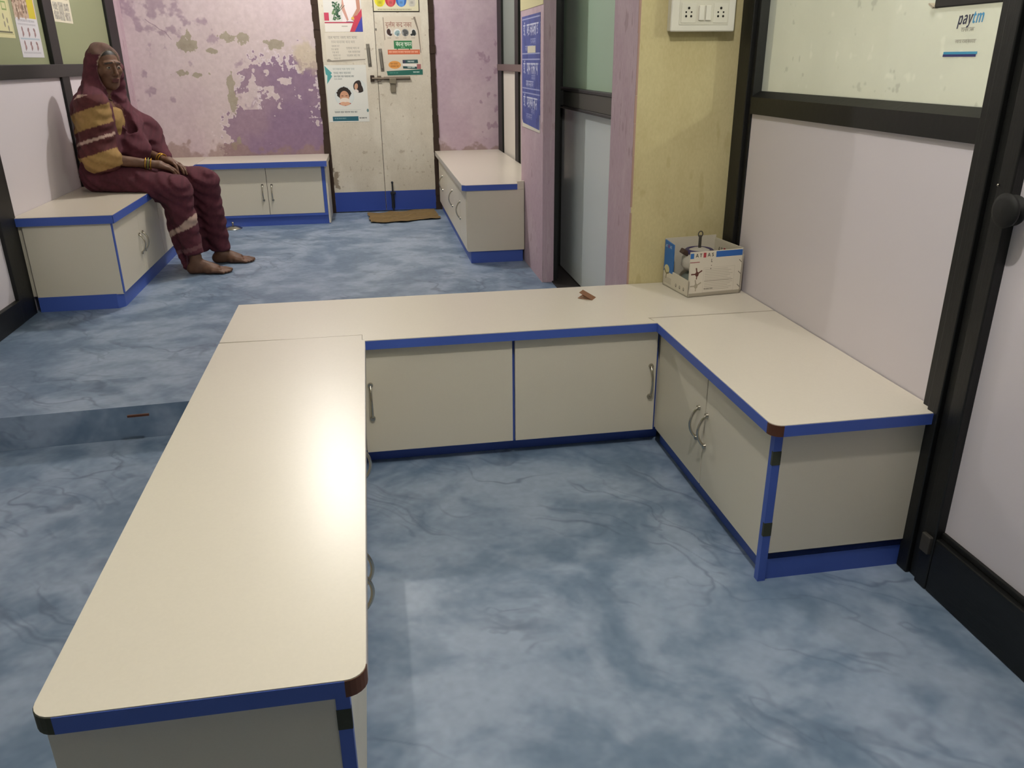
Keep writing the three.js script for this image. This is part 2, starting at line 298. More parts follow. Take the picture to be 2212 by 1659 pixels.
// ---------------------------------------------------------------- bench cabinets
const GROUP_U = 'bench cabinets joined in a U', GROUP_FAR = 'bench cabinets round the raised waiting area';
function handle(parent, x, y, z, dir, len = 0.1) {           // bow handle; dir = outward normal [nx, nz]
  const pts = []; for (let i = 0; i <= 10; i++) { const t = i / 10; pts.push(new THREE.Vector3(dir[0] * 0.026 * Math.sin(Math.PI * t) ** 0.7, len * (0.5 - t), dir[1] * 0.026 * Math.sin(Math.PI * t) ** 0.7)); }
  const g = [new THREE.TubeGeometry(new THREE.CatmullRomCurve3(pts), 20, 0.0042, 8).translate(x, y, z)];
  for (const s of [-1, 1]) g.push(new THREE.CylinderGeometry(0.0075, 0.009, 0.007, 12).rotateX(dir[1] ? Math.PI / 2 : 0).rotateZ(dir[0] ? Math.PI / 2 : 0).translate(x + dir[0] * 0.003, y + s * len * 0.49, z + dir[1] * 0.003));
  return obj('handle', g, mat.steel, parent);
}
const SL0 = 0.42, SL1 = 0.45;                                  // slab of the near benches
{
  // middle unit
  const u = thing('bench_cabinet', 'long cream bench cabinet closing the U, fan box on its top', 'bench', GROUP_U);
  const out = [[-0.4417, -0.488], [1.379, -0.488], [1.379, -0.0595], [0.9305, -0.0595], [0.9435, -0.001], [0, -0.001], [0, -0.0125], [-0.0075, -0.0125], [-0.0075, -0.0625], [-0.2, -0.0605], [-0.4417, -0.0685]];
  obj('top', prism(out, SL0, SL1), mat.laminate, u);
  obj('edge_band', ribbon([[0.9445, -0.001], [0, -0.001]].reverse().map(([x, z]) => [x, z + 0.0015]), SL0, SL1 - 0.002, -0.0012), mat.blue, u);
  obj('edge_band', ribbon([[-0.4417, -0.0615], [-0.4417, -0.488], [0.985, -0.488]].map(([x, z]) => [x - 0.0002, z]), SL0, SL1 - 0.002, 0.001), mat.blue, u);
  obj('body', [bx(-0.43, 1.375, 0.055, SL0 - 0.02, -0.472, -0.04)], mat.door, u);
  obj('plinth', bx(-0.03, 0.992, 0, 0.055, -0.46, -0.075), mat.blue, u);
  const d1 = obj('door', bx(-0.02, 0.4655, 0.056, SL0 - 0.001, -0.039, -0.02, 0.0015), mat.door, u); handle(d1, 0.006, 0.236, -0.02, [0, 1], 0.118);
  obj('blue_strip', bx(0.4655, 0.474, 0.05, SL0, -0.0395, -0.034), mat.blue, u);
  const d2 = obj('door', bx(0.474, 0.957, 0.056, SL0 - 0.001, -0.039, -0.02, 0.0015), mat.door, u); handle(d2, 0.938, 0.238, -0.02, [0, 1], 0.112);
  obj('blue_strip', bx(0.957, 0.966, 0.05, SL0, -0.0395, -0.034), mat.blue, u);
}
{
  // right unit
  const u = thing('bench_cabinet', 'cream bench cabinet against the white panel, two doors facing the left arm', 'bench', GROUP_U);
  const r = 0.028, c = arc(0.9435 + r, 0.816 - r, r, Math.PI, Math.PI / 2);
  const out = [[0.9365, -0.0505], [1.379, -0.0505], [1.379, 0.816], ...c.slice().reverse(), [0.9435, 0.0005]];
  obj('top', prism(out, SL0, SL1), mat.laminate, u);
  obj('edge_band', ribbon([[0.9435, 0.001], c[0]], SL0, SL1 - 0.002, -0.0012), mat.blue, u);
  obj('edge_corner', ribbon(c, SL0, SL1 - 0.002, -0.0012), mat.brown, u);
  obj('edge_band', ribbon([c[c.length - 1], [1.384, 0.816]], SL0, SL1 - 0.002, -0.0012), mat.blue, u);
  obj('body', bx(0.984, 1.373, 0.06, SL0, -0.03, 0.79), mat.door, u);
  obj('end_panel', bx(0.983, 1.372, 0.083, SL0 - 0.0005, 0.785, 0.797), mat.door, u);
  const st = obj('corner_strip', bx(0.962, 0.9825, 0.0, SL0 - 0.0005, 0.777, 0.797), mat.blue, u);
  for (const [a, b] of [[0.335, 0.372], [0.135, 0.173]]) obj('bare_patch', bx(0.9615, 0.983, a, b, 0.79, 0.7978), mat.bare, st);
  obj('plinth', bx(0.99, 1.37, 0, 0.06, -0.03, 0.77), mat.blue, u);
  obj('plinth_board', bx(0.976, 1.366, 0, 0.083, 0.77, 0.79), mat.blue, u);
  const a = obj('door', bx(0.965, 0.983, 0.06, SL0 - 0.001, -0.018, 0.3818, 0.0015), mat.door, u); handle(a, 0.965, 0.243, 0.339, [-1, 0], 0.1);
  const b = obj('door', bx(0.965, 0.983, 0.06, SL0 - 0.001, 0.3872, 0.777, 0.0015), mat.door, u); handle(b, 0.965, 0.243, 0.4, [-1, 0], 0.1);
  obj('door_gap', bx(0.976, 0.9835, 0.06, SL0, 0.3818, 0.3872), mat.gap, u);
}
{
  // left unit, nearest the camera
  const u = thing('bench_cabinet', 'long cream bench cabinet forming the free arm of the U, away from the panels', 'bench', GROUP_U);
  const r = 0.03, c1 = arc(-r, 1.486 - r, r, 0, Math.PI / 2), c2 = arc(-0.4417 + r, 1.486 - r, r, Math.PI / 2, Math.PI);
  const out = [[-0.4417, -0.059], [-0.0085, -0.059], [-0.0085, -0.0105], [0, -0.0105], ...c1, ...c2];
  obj('top', prism(out, SL0, SL1), mat.laminate, u);
  obj('edge_band', ribbon([[0, -0.0105], c1[0]], SL0, SL1 - 0.002, 0.0012), M(0xa9a4a4, 0.5), u);
  obj('edge_corner', ribbon(c1, SL0, SL1 - 0.002, 0.0012), mat.brown, u);
  obj('edge_band', ribbon([c1[c1.length - 1], c2[0]], SL0, SL1 - 0.002, 0.0012), mat.blue, u);
  obj('edge_corner', ribbon(c2, SL0, SL1 - 0.002, 0.0012), mat.bare, u);
  obj('edge_band', ribbon([c2[c2.length - 1], [-0.4417, -0.059]], SL0, SL1 - 0.002, 0.0012), mat.blue, u);
  obj('body', bx(-0.432, -0.045, 0.06, SL0, -0.04, 1.466), mat.door, u);
  const st = obj('corner_strip', bx(-0.047, -0.0265, 0.0, SL0 - 0.0005, 1.448, 1.4675), mat.blue, u);
  for (const [a, b] of [[0.344, 0.381], [0.135, 0.173]]) obj('bare_patch', bx(-0.0475, -0.026, a, b, 1.46, 1.4682), mat.bare, st);
  obj('plinth', bx(-0.42, -0.06, 0, 0.06, -0.04, 1.45), mat.blue, u);
  for (const [a, b, h] of [[-0.015, 0.46, 0.42], [0.464, 0.95, 0.91], [0.954, 1.447, 0.994]]) { const dd = obj('door', bx(-0.045, -0.0265, 0.06, SL0 - 0.001, a, b, 0.0015), mat.door, u); handle(dd, -0.0265, 0.24, h, [1, 0], 0.1); }
}
{
  // far left unit along the partition
  const u = thing('bench_cabinet', 'cream bench cabinet along the left partition, the woman sitting on it', 'bench', GROUP_FAR);
  const X = -1.169, T0 = 0.545, T1 = 0.585;
  obj('top', bx(LX, X, T0, T1, BZ, -1.704), M(0xd3cabb, 0.3, { map: speck }), u);
  obj('edge_band', [bx(LX - 0.004, X + 0.0015, T0, T1 - 0.002, -1.7045, -1.7025), bx(X - 0.0005, X + 0.0015, T0, T1 - 0.002, -3.76, -1.7025)], mat.blue, u);
  obj('body', bx(LX + 0.004, X - 0.035, 0.2, T0, -4.2, -1.735), mat.door, u);
  obj('end_panel', bx(LX + 0.03, X - 0.02, 0.196, T0 - 0.0005, -1.735, -1.72), mat.door, u);
  obj('corner_strip', bx(X - 0.0205, X - 0.016, 0.2, T0, -1.738, -1.7195), mat.blue, u);
  obj('plinth', prism([[LX + 0.03, -1.718], [X - 0.055, -1.718], [X - 0.028, -1.75], [X - 0.028, -4.1], [LX + 0.03, -4.1]], S, 0.198), mat.blue, u);
  for (const [a, b, h] of [[-2.168, -1.74, -2.135], [-2.6, -2.172, -2.205], [-3.05, -2.604, -3.01], [-3.5, -3.054, -3.09]]) { const dd = obj('door', bx(X - 0.034, X - 0.016, 0.2, T0 - 0.001, a, b, 0.0015), mat.door, u); handle(dd, X - 0.016, 0.36, h, [1, 0], 0.1); }
}
{
  const u = thing('bench_cabinet', 'cream bench cabinet under the flaking pink wall, left of the double door', 'bench', GROUP_FAR);
  const X0 = -1.166, X1 = -0.259, Z = -3.758, F = -3.795, T0 = 0.545, T1 = 0.585;
  obj('top', bx(X0, X1, T0, T1, BZ, Z), M(0xd6cfc4, 0.3, { map: speck }), u);
  obj('edge_band', bx(X0, X1 - 0.001, T0, T1 - 0.002, Z - 0.0005, Z + 0.0012), mat.blue, u);
  obj('body', bx(-1.13, -0.272, 0.19, T0, -4.235, F - 0.016), mat.door, u);
  obj('side_panel', bx(-0.28, -0.268, 0.13, T0, -4.23, F - 0.004), mat.door, u);
  obj('corner_strip', bx(-1.14, -1.1, 0.19, T0, F - 0.018, F - 0.001), mat.blue, u);
  obj('corner_strip', bx(-0.305, -0.281, 0.19, T0, F - 0.018, F + 0.001), mat.blue, u);
  obj('base_rail', bx(-1.14, -0.281, 0.19, 0.206, F - 0.018, F + 0.002), mat.blue, u);
  obj('plinth', bx(-1.13, -0.27, S, 0.19, -4.2, F - 0.008), mat.blue, u);
  const a = obj('door', bx(-1.1, -0.7015, 0.207, 0.543, F - 0.016, F, 0.0015), mat.door, u); handle(a, -0.733, 0.368, F, [0, 1], 0.11);
  const b = obj('door', bx(-0.6985, -0.306, 0.207, 0.543, F - 0.016, F, 0.0015), mat.door, u); handle(b, -0.668, 0.366, F, [0, 1], 0.11);
  obj('door_gap', bx(-0.7015, -0.6985, 0.207, 0.543, F - 0.016, F - 0.004), mat.gap, u);
}
{
  const u = thing('bench_cabinet', 'narrow cream bench cabinet beside the doorway pillar, right of the double door', 'bench', GROUP_FAR);
  const X = 0.565, XR = 0.886, Z = -2.294, T0 = 0.552, T1 = 0.585;
  obj('top', prism([[X, BZ], [1.075, BZ], [1.075, -2.415], [0.926, -2.415], [0.926, -2.33], [XR, -2.33], [XR, Z], [X + 0.02, Z], [X, Z - 0.02]], T0, T1), M(0xd9d2c6, 0.28, { map: speck }), u);
  obj('edge_band', ribbon([[X, Z - 0.03], [X, Z - 0.02], [X + 0.02, Z], [XR, Z]], T0, T1 - 0.002, -0.0012), mat.blue, u);
  obj('edge_strip', bx(X - 0.0015, X, T0, T1 - 0.002, -4.2, Z - 0.03), M(0xb7b2ac, 0.5), u);
  obj('filler_panel', bx(XR + 0.001, 0.928, 0.2, 0.597, -2.329, -2.305), mat.door, u);
  obj('body', bx(0.604, 0.92, 0.2, T0, -4.2, -2.315), mat.door, u);
  obj('end_panel', bx(0.59, 0.926, 0.197, T0 - 0.0005, -2.315, -2.3), mat.door, u);
  obj('plinth', bx(0.608, 0.92, S, 0.197, -4.2, -2.312), mat.blue, u);
  for (const [a, b, h] of [[-2.676, -2.345, -2.645], [-3.518, -2.682, -3.12], [-4.18, -3.524, -3.86]]) { const dd = obj('door', bx(0.586, 0.604, 0.2, T0 - 0.001, a, b, 0.0015), mat.door, u); handle(dd, 0.586, 0.385, h, [-1, 0], 0.105); }
  obj('front_stile', bx(0.586, 0.604, 0.2, T0 - 0.001, -2.341, -2.3155, 0.001), mat.door, u);
}
//@@PART2

for (const L of LAMPS) {
  const [x, y, z] = L.at, g = thing('hanging_bulb', L.label, 'lamp');
  obj('ceiling_rose', new THREE.CylinderGeometry(0.035, 0.04, 0.02, 20).translate(x, CEIL - 0.01, z), mat.white, g);
  obj('cord', new THREE.CylinderGeometry(0.003, 0.003, CEIL - 0.02 - (y + 0.075), 8).translate(x, (CEIL - 0.02 + y + 0.075) / 2, z), mat.gap, g);
  obj('holder', new THREE.CylinderGeometry(0.014, 0.018, 0.045, 16).translate(x, y + 0.0535, z), mat.white, g);
  const c = new THREE.Color().setRGB(...L.color);
  obj('bulb', new THREE.SphereGeometry(0.032, 24, 16).translate(x, y, z), new THREE.MeshStandardMaterial({ color: 0xffffff, emissive: c, emissiveIntensity: 30 }), g);
  const p = new THREE.PointLight(c, L.power); p.position.set(x, y, z); p.castShadow = true; p.shadow.radius = 1.4; g.add(p); p.name = 'bulb_light';
  rebase(g, x, y, z);
}
// ---------------------------------------------------------------- lettering: strokes of the Devanagari letters that can be read
const DEVA = {
  'क': [0.95, [[0.5, 0], [0.5, 1]], [[0.5, 0.35], [0.2, 0.3], [0.1, 0.55], [0.3, 0.72], [0.5, 0.5]], [[0.5, 0.42], [0.8, 0.35], [0.88, 0.6], [0.75, 0.75]]],
  'र': [0.6, [[0.25, 0], [0.48, 0.12], [0.42, 0.34], [0.15, 0.45], [0.5, 0.95]]],
  'न': [0.75, [[0.6, 0], [0.6, 1]], [[0.6, 0.5], [0.18, 0.5], [0.12, 0.6], [0.24, 0.64]]],
  'द': [0.7, [[0.45, 0], [0.45, 0.2], [0.15, 0.38], [0.15, 0.65], [0.42, 0.75], [0.52, 0.55], [0.35, 0.5], [0.6, 1]]],
  'व': [0.75, [[0.6, 0], [0.6, 1]], [[0.6, 0.35], [0.22, 0.3], [0.1, 0.52], [0.3, 0.72], [0.6, 0.52]]],
  'म': [0.8, [[0.65, 0], [0.65, 1]], [[0.22, 0], [0.22, 0.6], [0.1, 0.66], [0.22, 0.74], [0.28, 0.6], [0.65, 0.6]]],
  'श': [0.8, [[0.65, 0], [0.65, 1]], [[0.12, 0.2], [0.3, 0.08], [0.42, 0.3], [0.15, 0.52], [0.42, 0.95]]],
  'ल': [0.8, [[0.68, 0], [0.68, 1]], [[0.68, 0.35], [0.5, 0.28], [0.42, 0.6], [0.32, 0.3], [0.12, 0.35], [0.12, 0.65], [0.28, 0.9]]],
  'ष': [0.75, [[0.6, 0], [0.6, 1]], [[0.14, 0], [0.14, 0.45], [0.3, 0.6], [0.6, 0.5]], [[0.14, 0.2], [0.6, 0.7]]],
  'क्ष': [0.85, [[0.7, 0], [0.7, 1]], [[0.35, 0], [0.2, 0.2], [0.42, 0.35], [0.14, 0.5], [0.2, 0.75], [0.42, 0.7], [0.45, 0.5], [0.7, 0.5]]],
  'ड': [0.65, [[0.4, 0], [0.4, 0.2], [0.14, 0.3], [0.22, 0.48], [0.5, 0.55], [0.5, 0.85], [0.2, 0.9]]],
  'ा': [0.3, [[0.15, 0], [0.15, 1]]], 'ॉ': [0.3, [[0.15, 0], [0.15, 1]], [[-0.02, -0.28], [0.1, -0.16], [0.24, -0.28]]],
  'े': [0, [[-0.12, 0], [-0.3, -0.3]]], 'ु': [0, [[-0.4, 1], [-0.2, 1.12], [-0.32, 1.28]]], 'ू': [0, [[-0.25, 0.7], [-0.02, 0.75], [-0.1, 0.95], [-0.3, 0.9]]], '\u0930\u094d': [0, [[-0.25, -0.05], [-0.05, -0.12], [-0.12, -0.3]]],
};
function deva(g, text, x, y, size, color, lw = 0.12) {          // text: list of glyph keys, ' ' for a word space
  g.strokeStyle = color; g.lineWidth = size * lw; g.lineCap = 'round'; g.lineJoin = 'round'; let start = x;
  const bar = (to) => { g.beginPath(); g.moveTo(start - size * 0.03, y); g.lineTo(to, y); g.stroke(); };
  for (const ch of text) {
    if (ch === ' ' || ch === '.') { bar(x); if (ch === '.') { g.beginPath(); g.arc(x + size * 0.12, y + size * 0.95, size * lw * 0.6, 0, 7); g.fillStyle = color; g.fill(); } x += size * 0.35; start = x; continue; }
    const [w, ...st] = DEVA[ch];
    for (const s of st) { g.beginPath(); s.forEach(([a, b], i) => (i ? g.lineTo(x + a * size, y + b * size) : g.moveTo(x + a * size, y + b * size))); g.stroke(); }
    x += w * size;
  }
  bar(x); return x;
}
const K = Object.keys(DEVA).filter((k) => DEVA[k][0] > 0.55);
const blurText = (g, x, y, w, size, color, lw = 0.12) => { let t = []; let used = 0; while (used < w) { const n = 2 + Math.floor(rnd() * 3); for (let i = 0; i < n && used < w; i++) { const k = K[Math.floor(rnd() * K.length)]; t.push(k); used += DEVA[k][0] * size; if (rnd() < 0.4) { t.push('ा'); used += 0.3 * size; } } t.push(' '); used += 0.35 * size; } deva(g, t, x, y, size, color, lw); };
const fill = (g, c, ...r) => { g.fillStyle = c; g.fillRect(...r); };
const disc = (g, c, x, y, rx, ry = rx, rot = 0) => { g.fillStyle = c; g.beginPath(); g.ellipse(x, y, rx, ry, rot, 0, 7); g.fill(); };
const poly = (g, c, ...p) => { g.fillStyle = c; g.beginPath(); p.forEach(([x, y], i) => (i ? g.lineTo(x, y) : g.moveTo(x, y))); g.closePath(); g.fill(); };
function mottle(g, w, h, col, n, r) { for (let i = 0; i < n; i++) disc(g, col[Math.floor(rnd() * col.length)], rnd() * w, rnd() * h, r * (0.3 + rnd())); }
const paper = (t) => new THREE.MeshStandardMaterial({ map: t, roughness: 0.6 });
// a pasted sheet: thin box with slightly lifted corners is not needed at this size; front face carries the print
function sheetZ(name, label, x0, x1, y0, y1, z, tex, group) { const m = obj(name, bx(x0, x1, y0, y1, z, z + 0.0012), paper(tex)); return tag(m, label, 'poster', group); }
function sheetX(name, label, x, y0, y1, zFar, zNear, tex, side, cat = 'poster') {   // side +1: faces +x
  const w = Math.abs(zNear - zFar), gq = new THREE.BoxGeometry(w, y1 - y0, 0.0012).rotateY(side * Math.PI / 2).translate(x + side * 0.0006, (y0 + y1) / 2, (zFar + zNear) / 2);
  return tag(obj(name, gq, paper(tex)), label, cat);
}
{
  const z = BZ + 0.0042;
  sheetZ('printed_poster', 'poster of a cook cutting vegetables, red and blue lower corner, on the white door', -0.206, 0.068, 1.455, 1.79, z, canvasTex(384, 470, (g, w, h) => {
    fill(g, '#e2ddd6', 0, 0, w, h); g.save(); g.beginPath(); g.rect(0, 0, w, 385); g.clip(); fill(g, '#d8d6d2', 0, 0, w, h);
    poly(g, '#e9e0e2', [200, 120], [330, 110], [352, 385], [180, 385]); disc(g, '#b27a66', 262, 90, 34, 44); disc(g, '#2a2222', 262, 62, 40, 36);
    poly(g, '#bb8672', [330, 130], [368, 140], [372, 260], [300, 372], [270, 352], [336, 250]); poly(g, '#c9988a', [196, 130], [180, 250], [230, 370], [246, 356], [214, 250]);
    for (let i = 0; i < 46; i++) disc(g, ['#2f5b3c', '#466f48', '#1f4530', '#6d8c62'][i % 4], 90 + rnd() * 70, 190 + rnd() * 170, 6 + rnd() * 14, 4 + rnd() * 8, rnd() * 3);
    g.strokeStyle = '#30533f'; g.lineWidth = 5; for (let i = 0; i < 6; i++) { g.beginPath(); g.moveTo(130, 300); g.lineTo(90 + i * 25, 190 + i * 6); g.stroke(); }
    fill(g, '#c2405c', 0, 288, 48, 76); disc(g, '#d8b04c', 292, 340, 18, 12); disc(g, '#be4a52', 330, 335, 30, 20); fill(g, '#333c7a', 220, 372, 70, 6); g.restore();
    fill(g, '#b23850', 0, 376, 300, 12); poly(g, '#c23a52', [250, 470], [300, 360], [384, 250], [384, 330], [318, 470]); poly(g, '#3b44a6', [300, 470], [384, 320], [384, 470]); fill(g, '#8a857e', 20, 6, 150, 7); fill(g, '#b5afa6', 170, 412, 60, 10);
  }), 'posters on the double door');
  sheetZ('handwritten_notice', 'handwritten notice on off-white paper pasted under the cook poster', -0.213, 0.07, 1.25, 1.448, z, canvasTex(400, 280, (g, w, h) => {
    fill(g, '#d6cfc2', 0, 0, w, h); blurText(g, 30, 34, 290, 24, '#8b857c', 0.1); blurText(g, 60, 78, 250, 22, '#928c83', 0.1); blurText(g, 60, 120, 70, 18, '#98918a', 0.1);
    for (let i = 0; i < 4; i++) { blurText(g, 56 + i * 6, 152 + i * 30, 66, 18, '#8f8980', 0.1); if (i < 3) blurText(g, 210 + (i % 2) * 14, 140 + i * 36, 130, 20, '#8f8980', 0.1); }
    poly(g, '#8f887c', [0, 262], [20, 252], [50, 268], [180, 262], [w, 256], [w, 266], [200, 276], [60, h], [0, h]);
  }), 'posters on the double door');
  sheetZ('printed_poster', 'health poster with a masked face and a long haired head in two circles', -0.236, 0.07, 0.818, 1.226, z, canvasTex(460, 612, (g, w, h) => {
    fill(g, '#dcdcd6', 0, 0, w, h); poly(g, '#4f9c9c', [0, 6], [78, 84], [62, 100], [78, 116], [14, 200], [24, 110], [8, 96]);
    blurText(g, 90, 34, 230, 20, '#8d9796', 0.09); blurText(g, 94, 74, 200, 22, '#7f8988', 0.12); blurText(g, 96, 112, 220, 18, '#6a7272', 0.14); blurText(g, 96, 142, 90, 14, '#7a8282', 0.12);
    const face = (cx, cy, r, fn) => { disc(g, '#c9d0d0', cx, cy, r + 4); g.save(); g.beginPath(); g.arc(cx, cy, r, 0, 7); g.clip(); fill(g, '#d3d9d8', cx - r, cy - r, 2 * r, 2 * r); fn(cx, cy); g.restore(); };
    face(370, 230, 66, (x, y) => { disc(g, '#2d221e', x - 20, y - 4, 46, 72, 0.15); disc(g, '#2d221e', x + 8, y + 28, 34, 60, -0.2); disc(g, '#c89c80', x - 34, y - 2, 20, 34, 0.2); disc(g, '#e2d7d2', x - 40, y + 52, 30, 22); });
    face(196, 332, 104, (x, y) => { disc(g, '#2a211c', x - 4, y - 36, 72, 62); for (let i = 0; i < 26; i++) disc(g, '#2a211c', x - 4 + Math.cos(i * 0.25) * (64 + rnd() * 14), y - 30 - Math.sin(i * 0.25) * (52 + rnd() * 12), 10); disc(g, '#a8382e', x, y + 108, 96, 44); disc(g, '#c89678', x, y + 8, 52, 66); fill(g, '#5a3a2c', x - 34, y - 8, 22, 7); fill(g, '#5a3a2c', x + 12, y - 8, 22, 7); disc(g, '#e7d9cc', x, y + 50, 56, 34); disc(g, '#d8a88a', x - 20, y + 82, 34, 22); disc(g, '#d8a88a', x + 24, y + 82, 32, 20); });
    fill(g, '#b5bcba', 70, 478, 300, 3); blurText(g, 72, 496, 250, 18, '#5c6668', 0.14); disc(g, '#5f7f82', 448, 490, 12, 18); fill(g, '#256070', 44, 552, 292, 50); blurText(g, 66, 568, 120, 12, '#9cb8bc', 0.16); blurText(g, 346, 566, 80, 12, '#4a4a4a', 0.2);
  }), 'posters on the double door');
  const bp = thing('printed_poster', 'black bordered poster of coloured waste buckets at the top of the door', 'poster', 'posters on the double door');
  obj('sheet', bx(0.156, 0.491, 1.594, 1.83, z, z + 0.0012), paper(canvasTex(448, 316, (g, w, h) => {
    fill(g, '#d9d3b4', 0, 0, w, h); ['#e0d431', '#b52f3a', '#2b5fb0', '#a9a69c'].forEach((c, i) => { const x = 66 + i * 105; disc(g, i < 3 ? c : '#cfcab4', x, 216, 52, 60); poly(g, ['#c3bb22', '#c9555a', '#5d92d0', '#bdbab0'][i], [x - 36, 190], [x + 36, 190], [x + 24, 272], [x - 24, 272]); disc(g, ['#e8e060', '#dd8888', '#9cc0e6', '#d6d3c8'][i], x, 190, 36, 12); fill(g, '#00000022', x - 14, 226, 28, 22); disc(g, ['#c8bc20', '#9c2430', '#2450a0', '#98958c'][i], x, 160, 30, 24); });
    blurText(g, 40, 296, 330, 9, '#8d886e', 0.2); blurText(g, 40, 30, 330, 26, '#5a553e', 0.16);
  })), bp);
  obj('border', [bx(0.152, 0.495, 1.589, 1.596, z, z + 0.0022), bx(0.152, 0.495, 1.826, 1.833, z, z + 0.0022), bx(0.152, 0.158, 1.589, 1.833, z, z + 0.0022), bx(0.489, 0.495, 1.589, 1.833, z, z + 0.0022)], M(0x2a241c, 0.6), bp);
  sheetZ('printed_poster', 'ointment poster with green board, orange strip and dark green foot', 0.219, 0.498, 1.149, 1.56, z, canvasTex(420, 618, (g, w, h) => {
    fill(g, '#d3c9b9', 0, 0, w, h); poly(g, '#8d8070', [0, 10], [8, 12], [14, 240], [6, 250]); poly(g, '#83786a', [340, 8], [362, 4], [398, 150], [412, 380], [404, 380], [386, 150]); poly(g, '#9a8e7e', [318, 24], [346, 22], [346, 32], [320, 32]);
    deva(g, ['द', 'ु', 'ल', '\u0930\u094d', 'क्ष', ' ', 'क', 'र', 'ू', ' ', 'न', 'क', 'ा'], 26, 66, 44, '#a07a6c', 0.15);
    [['#3a2422', '#d8d2cc'], ['#8fa9ae', '#e1e4e2'], ['#565656', '#9a9a98'], ['#242a2a', '#d6d2ca']].forEach(([a, b], i) => { const x = 62 + i * 90, y = 168; g.save(); g.beginPath(); g.arc(x, y, 40, 0, 7); g.clip(); fill(g, b, x - 40, y - 40, 80, 80); disc(g, a, x - 4 + i * 4, y - 8 + (i % 2) * 10, 22, 32, i); disc(g, a, x + 14 - i * 10, y + 22, 18, 12, i * 2); disc(g, '#00000033', x + 20, y + 20, 26, 14); g.restore(); blurText(g, x - 22, y + 52, 36, 9, '#8f877a', 0.16); });
    fill(g, '#2f5f42', 138, 336, 12, 14); fill(g, '#2f5f42', 276, 336, 12, 14); fill(g, '#2f7a4c', 108, 252, 204, 84); deva(g, ['व', 'े', 'द', 'न', 'ा', ' ', 'श', 'म', 'न'], 130, 274, 34, '#d9e4d4', 0.17); blurText(g, 186, 318, 36, 10, '#bcd2be', 0.16);
    fill(g, '#cb6a48', 34, 346, 364, 50); blurText(g, 46, 362, 320, 18, '#eab59c', 0.16); disc(g, '#d8964a', 104, 506, 70, 42); blurText(g, 56, 486, 80, 16, '#9a5f28', 0.16); blurText(g, 56, 514, 80, 16, '#9a5f28', 0.16);
    poly(g, '#2a4f50', [196, 454], [368, 452], [372, 490], [198, 492]); fill(g, '#3a3b50', 196, 456, 34, 34); blurText(g, 252, 466, 70, 14, '#cfd8d2', 0.2); poly(g, '#e2dcd4', [194, 492], [402, 500], [402, 530], [196, 520]); poly(g, '#234a4c', [196, 520], [402, 530], [402, 556], [198, 546]); fill(g, '#a06464', 356, 500, 46, 52); blurText(g, 246, 528, 80, 13, '#cfd8d2', 0.2);
    poly(g, '#1f6458', [8, 572], [w, 556], [w, h - 4], [18, h]); blurText(g, 40, 586, 90, 12, '#5c9488', 0.16); blurText(g, 310, 580, 70, 12, '#d5e2dc', 0.2);
  }), 'posters on the double door');
}
{
  const x = LX - 0.0112;
  sheetX('printed_poster', 'pale yellow form with a green mark on the frosted left window', x, 1.37, 1.72, -2.262, -1.95, canvasTex(320, 360, (g, w, h) => {
    fill(g, '#d2cd9e', 0, 0, w, h); g.strokeStyle = '#a6a272'; g.lineWidth = 3; g.strokeRect(12, 12, w - 24, h - 30); g.strokeStyle = '#7f9a58'; g.lineWidth = 7; g.strokeRect(226, 196, 50, 34); for (let i = 0; i < 4; i++) disc(g, '#8a8674', 220 + (i % 2) * 40, 262 + i * 18, 8, 14); fill(g, '#66644c', 20, 330, 276, 8); for (let i = 0; i < 5; i++) blurText(g, 24, 40 + i * 30, 240, 12, '#8e8a66', 0.12);
  }), 1);
  sheetX('printed_poster', 'narrow leaflet, photo and yellow bar above small brown figures, on frosted glass', x, 1.283, 1.72, -2.6, -2.306, canvasTex(300, 446, (g, w, h) => {
    fill(g, '#cfcdd2', 0, 0, w, h); fill(g, '#b7a08e', 0, 0, 196, 256); for (let i = 0; i < 160; i++) disc(g, ['#8f7562', '#a78a78', '#c9b6a2', '#75604f'][i % 4], rnd() * 196, rnd() * 256, 4 + rnd() * 12); fill(g, '#c7b62e', 196, 0, 90, 256); fill(g, '#d89a6a', 286, 0, 6, 256);
    blurText(g, 30, 266, 220, 10, '#8e8c98', 0.14); blurText(g, 20, 284, 240, 8, '#9a98a2', 0.14);
    for (let r = 0; r < 2; r++) for (let i = 0; i < 3; i++) { const px = 64 + i * 82, py = 322 + r * 66; disc(g, '#8a6c6c', px, py - 10, 9, 14, i); disc(g, '#9a7c7c', px + 4, py + 8, 12, 12, -i); disc(g, '#7a6064', px - 3, py + 18, 5, 9); } fill(g, '#a9b6c2', 20, 352, 260, 8); blurText(g, 22, 420, 240, 8, '#9a98a2', 0.14);
  }), 1);
  sheetX('printed_poster', 'white sheet with a grid of grey pictures on the far frosted pane', x, 1.471, 1.72, -3.185, -2.812, canvasTex(380, 254, (g, w, h) => {
    fill(g, '#d3cdb8', 0, 0, w, h); fill(g, '#b57c62', 170, 30, 80, 84); fill(g, '#b3aa98', 262, 40, 90, 90); [[80, 150, 70, 40], [80, 196, 80, 44], [166, 146, 86, 98], [262, 150, 86, 40], [266, 196, 84, 46]].forEach(([a, b, c, d]) => { fill(g, '#a9a598', a, b, c, d); for (let i = 0; i < 14; i++) disc(g, ['#8a867c', '#bcb8ac', '#77736a'][i % 3], a + rnd() * c, b + rnd() * d, 6); });
  }), 1);
}
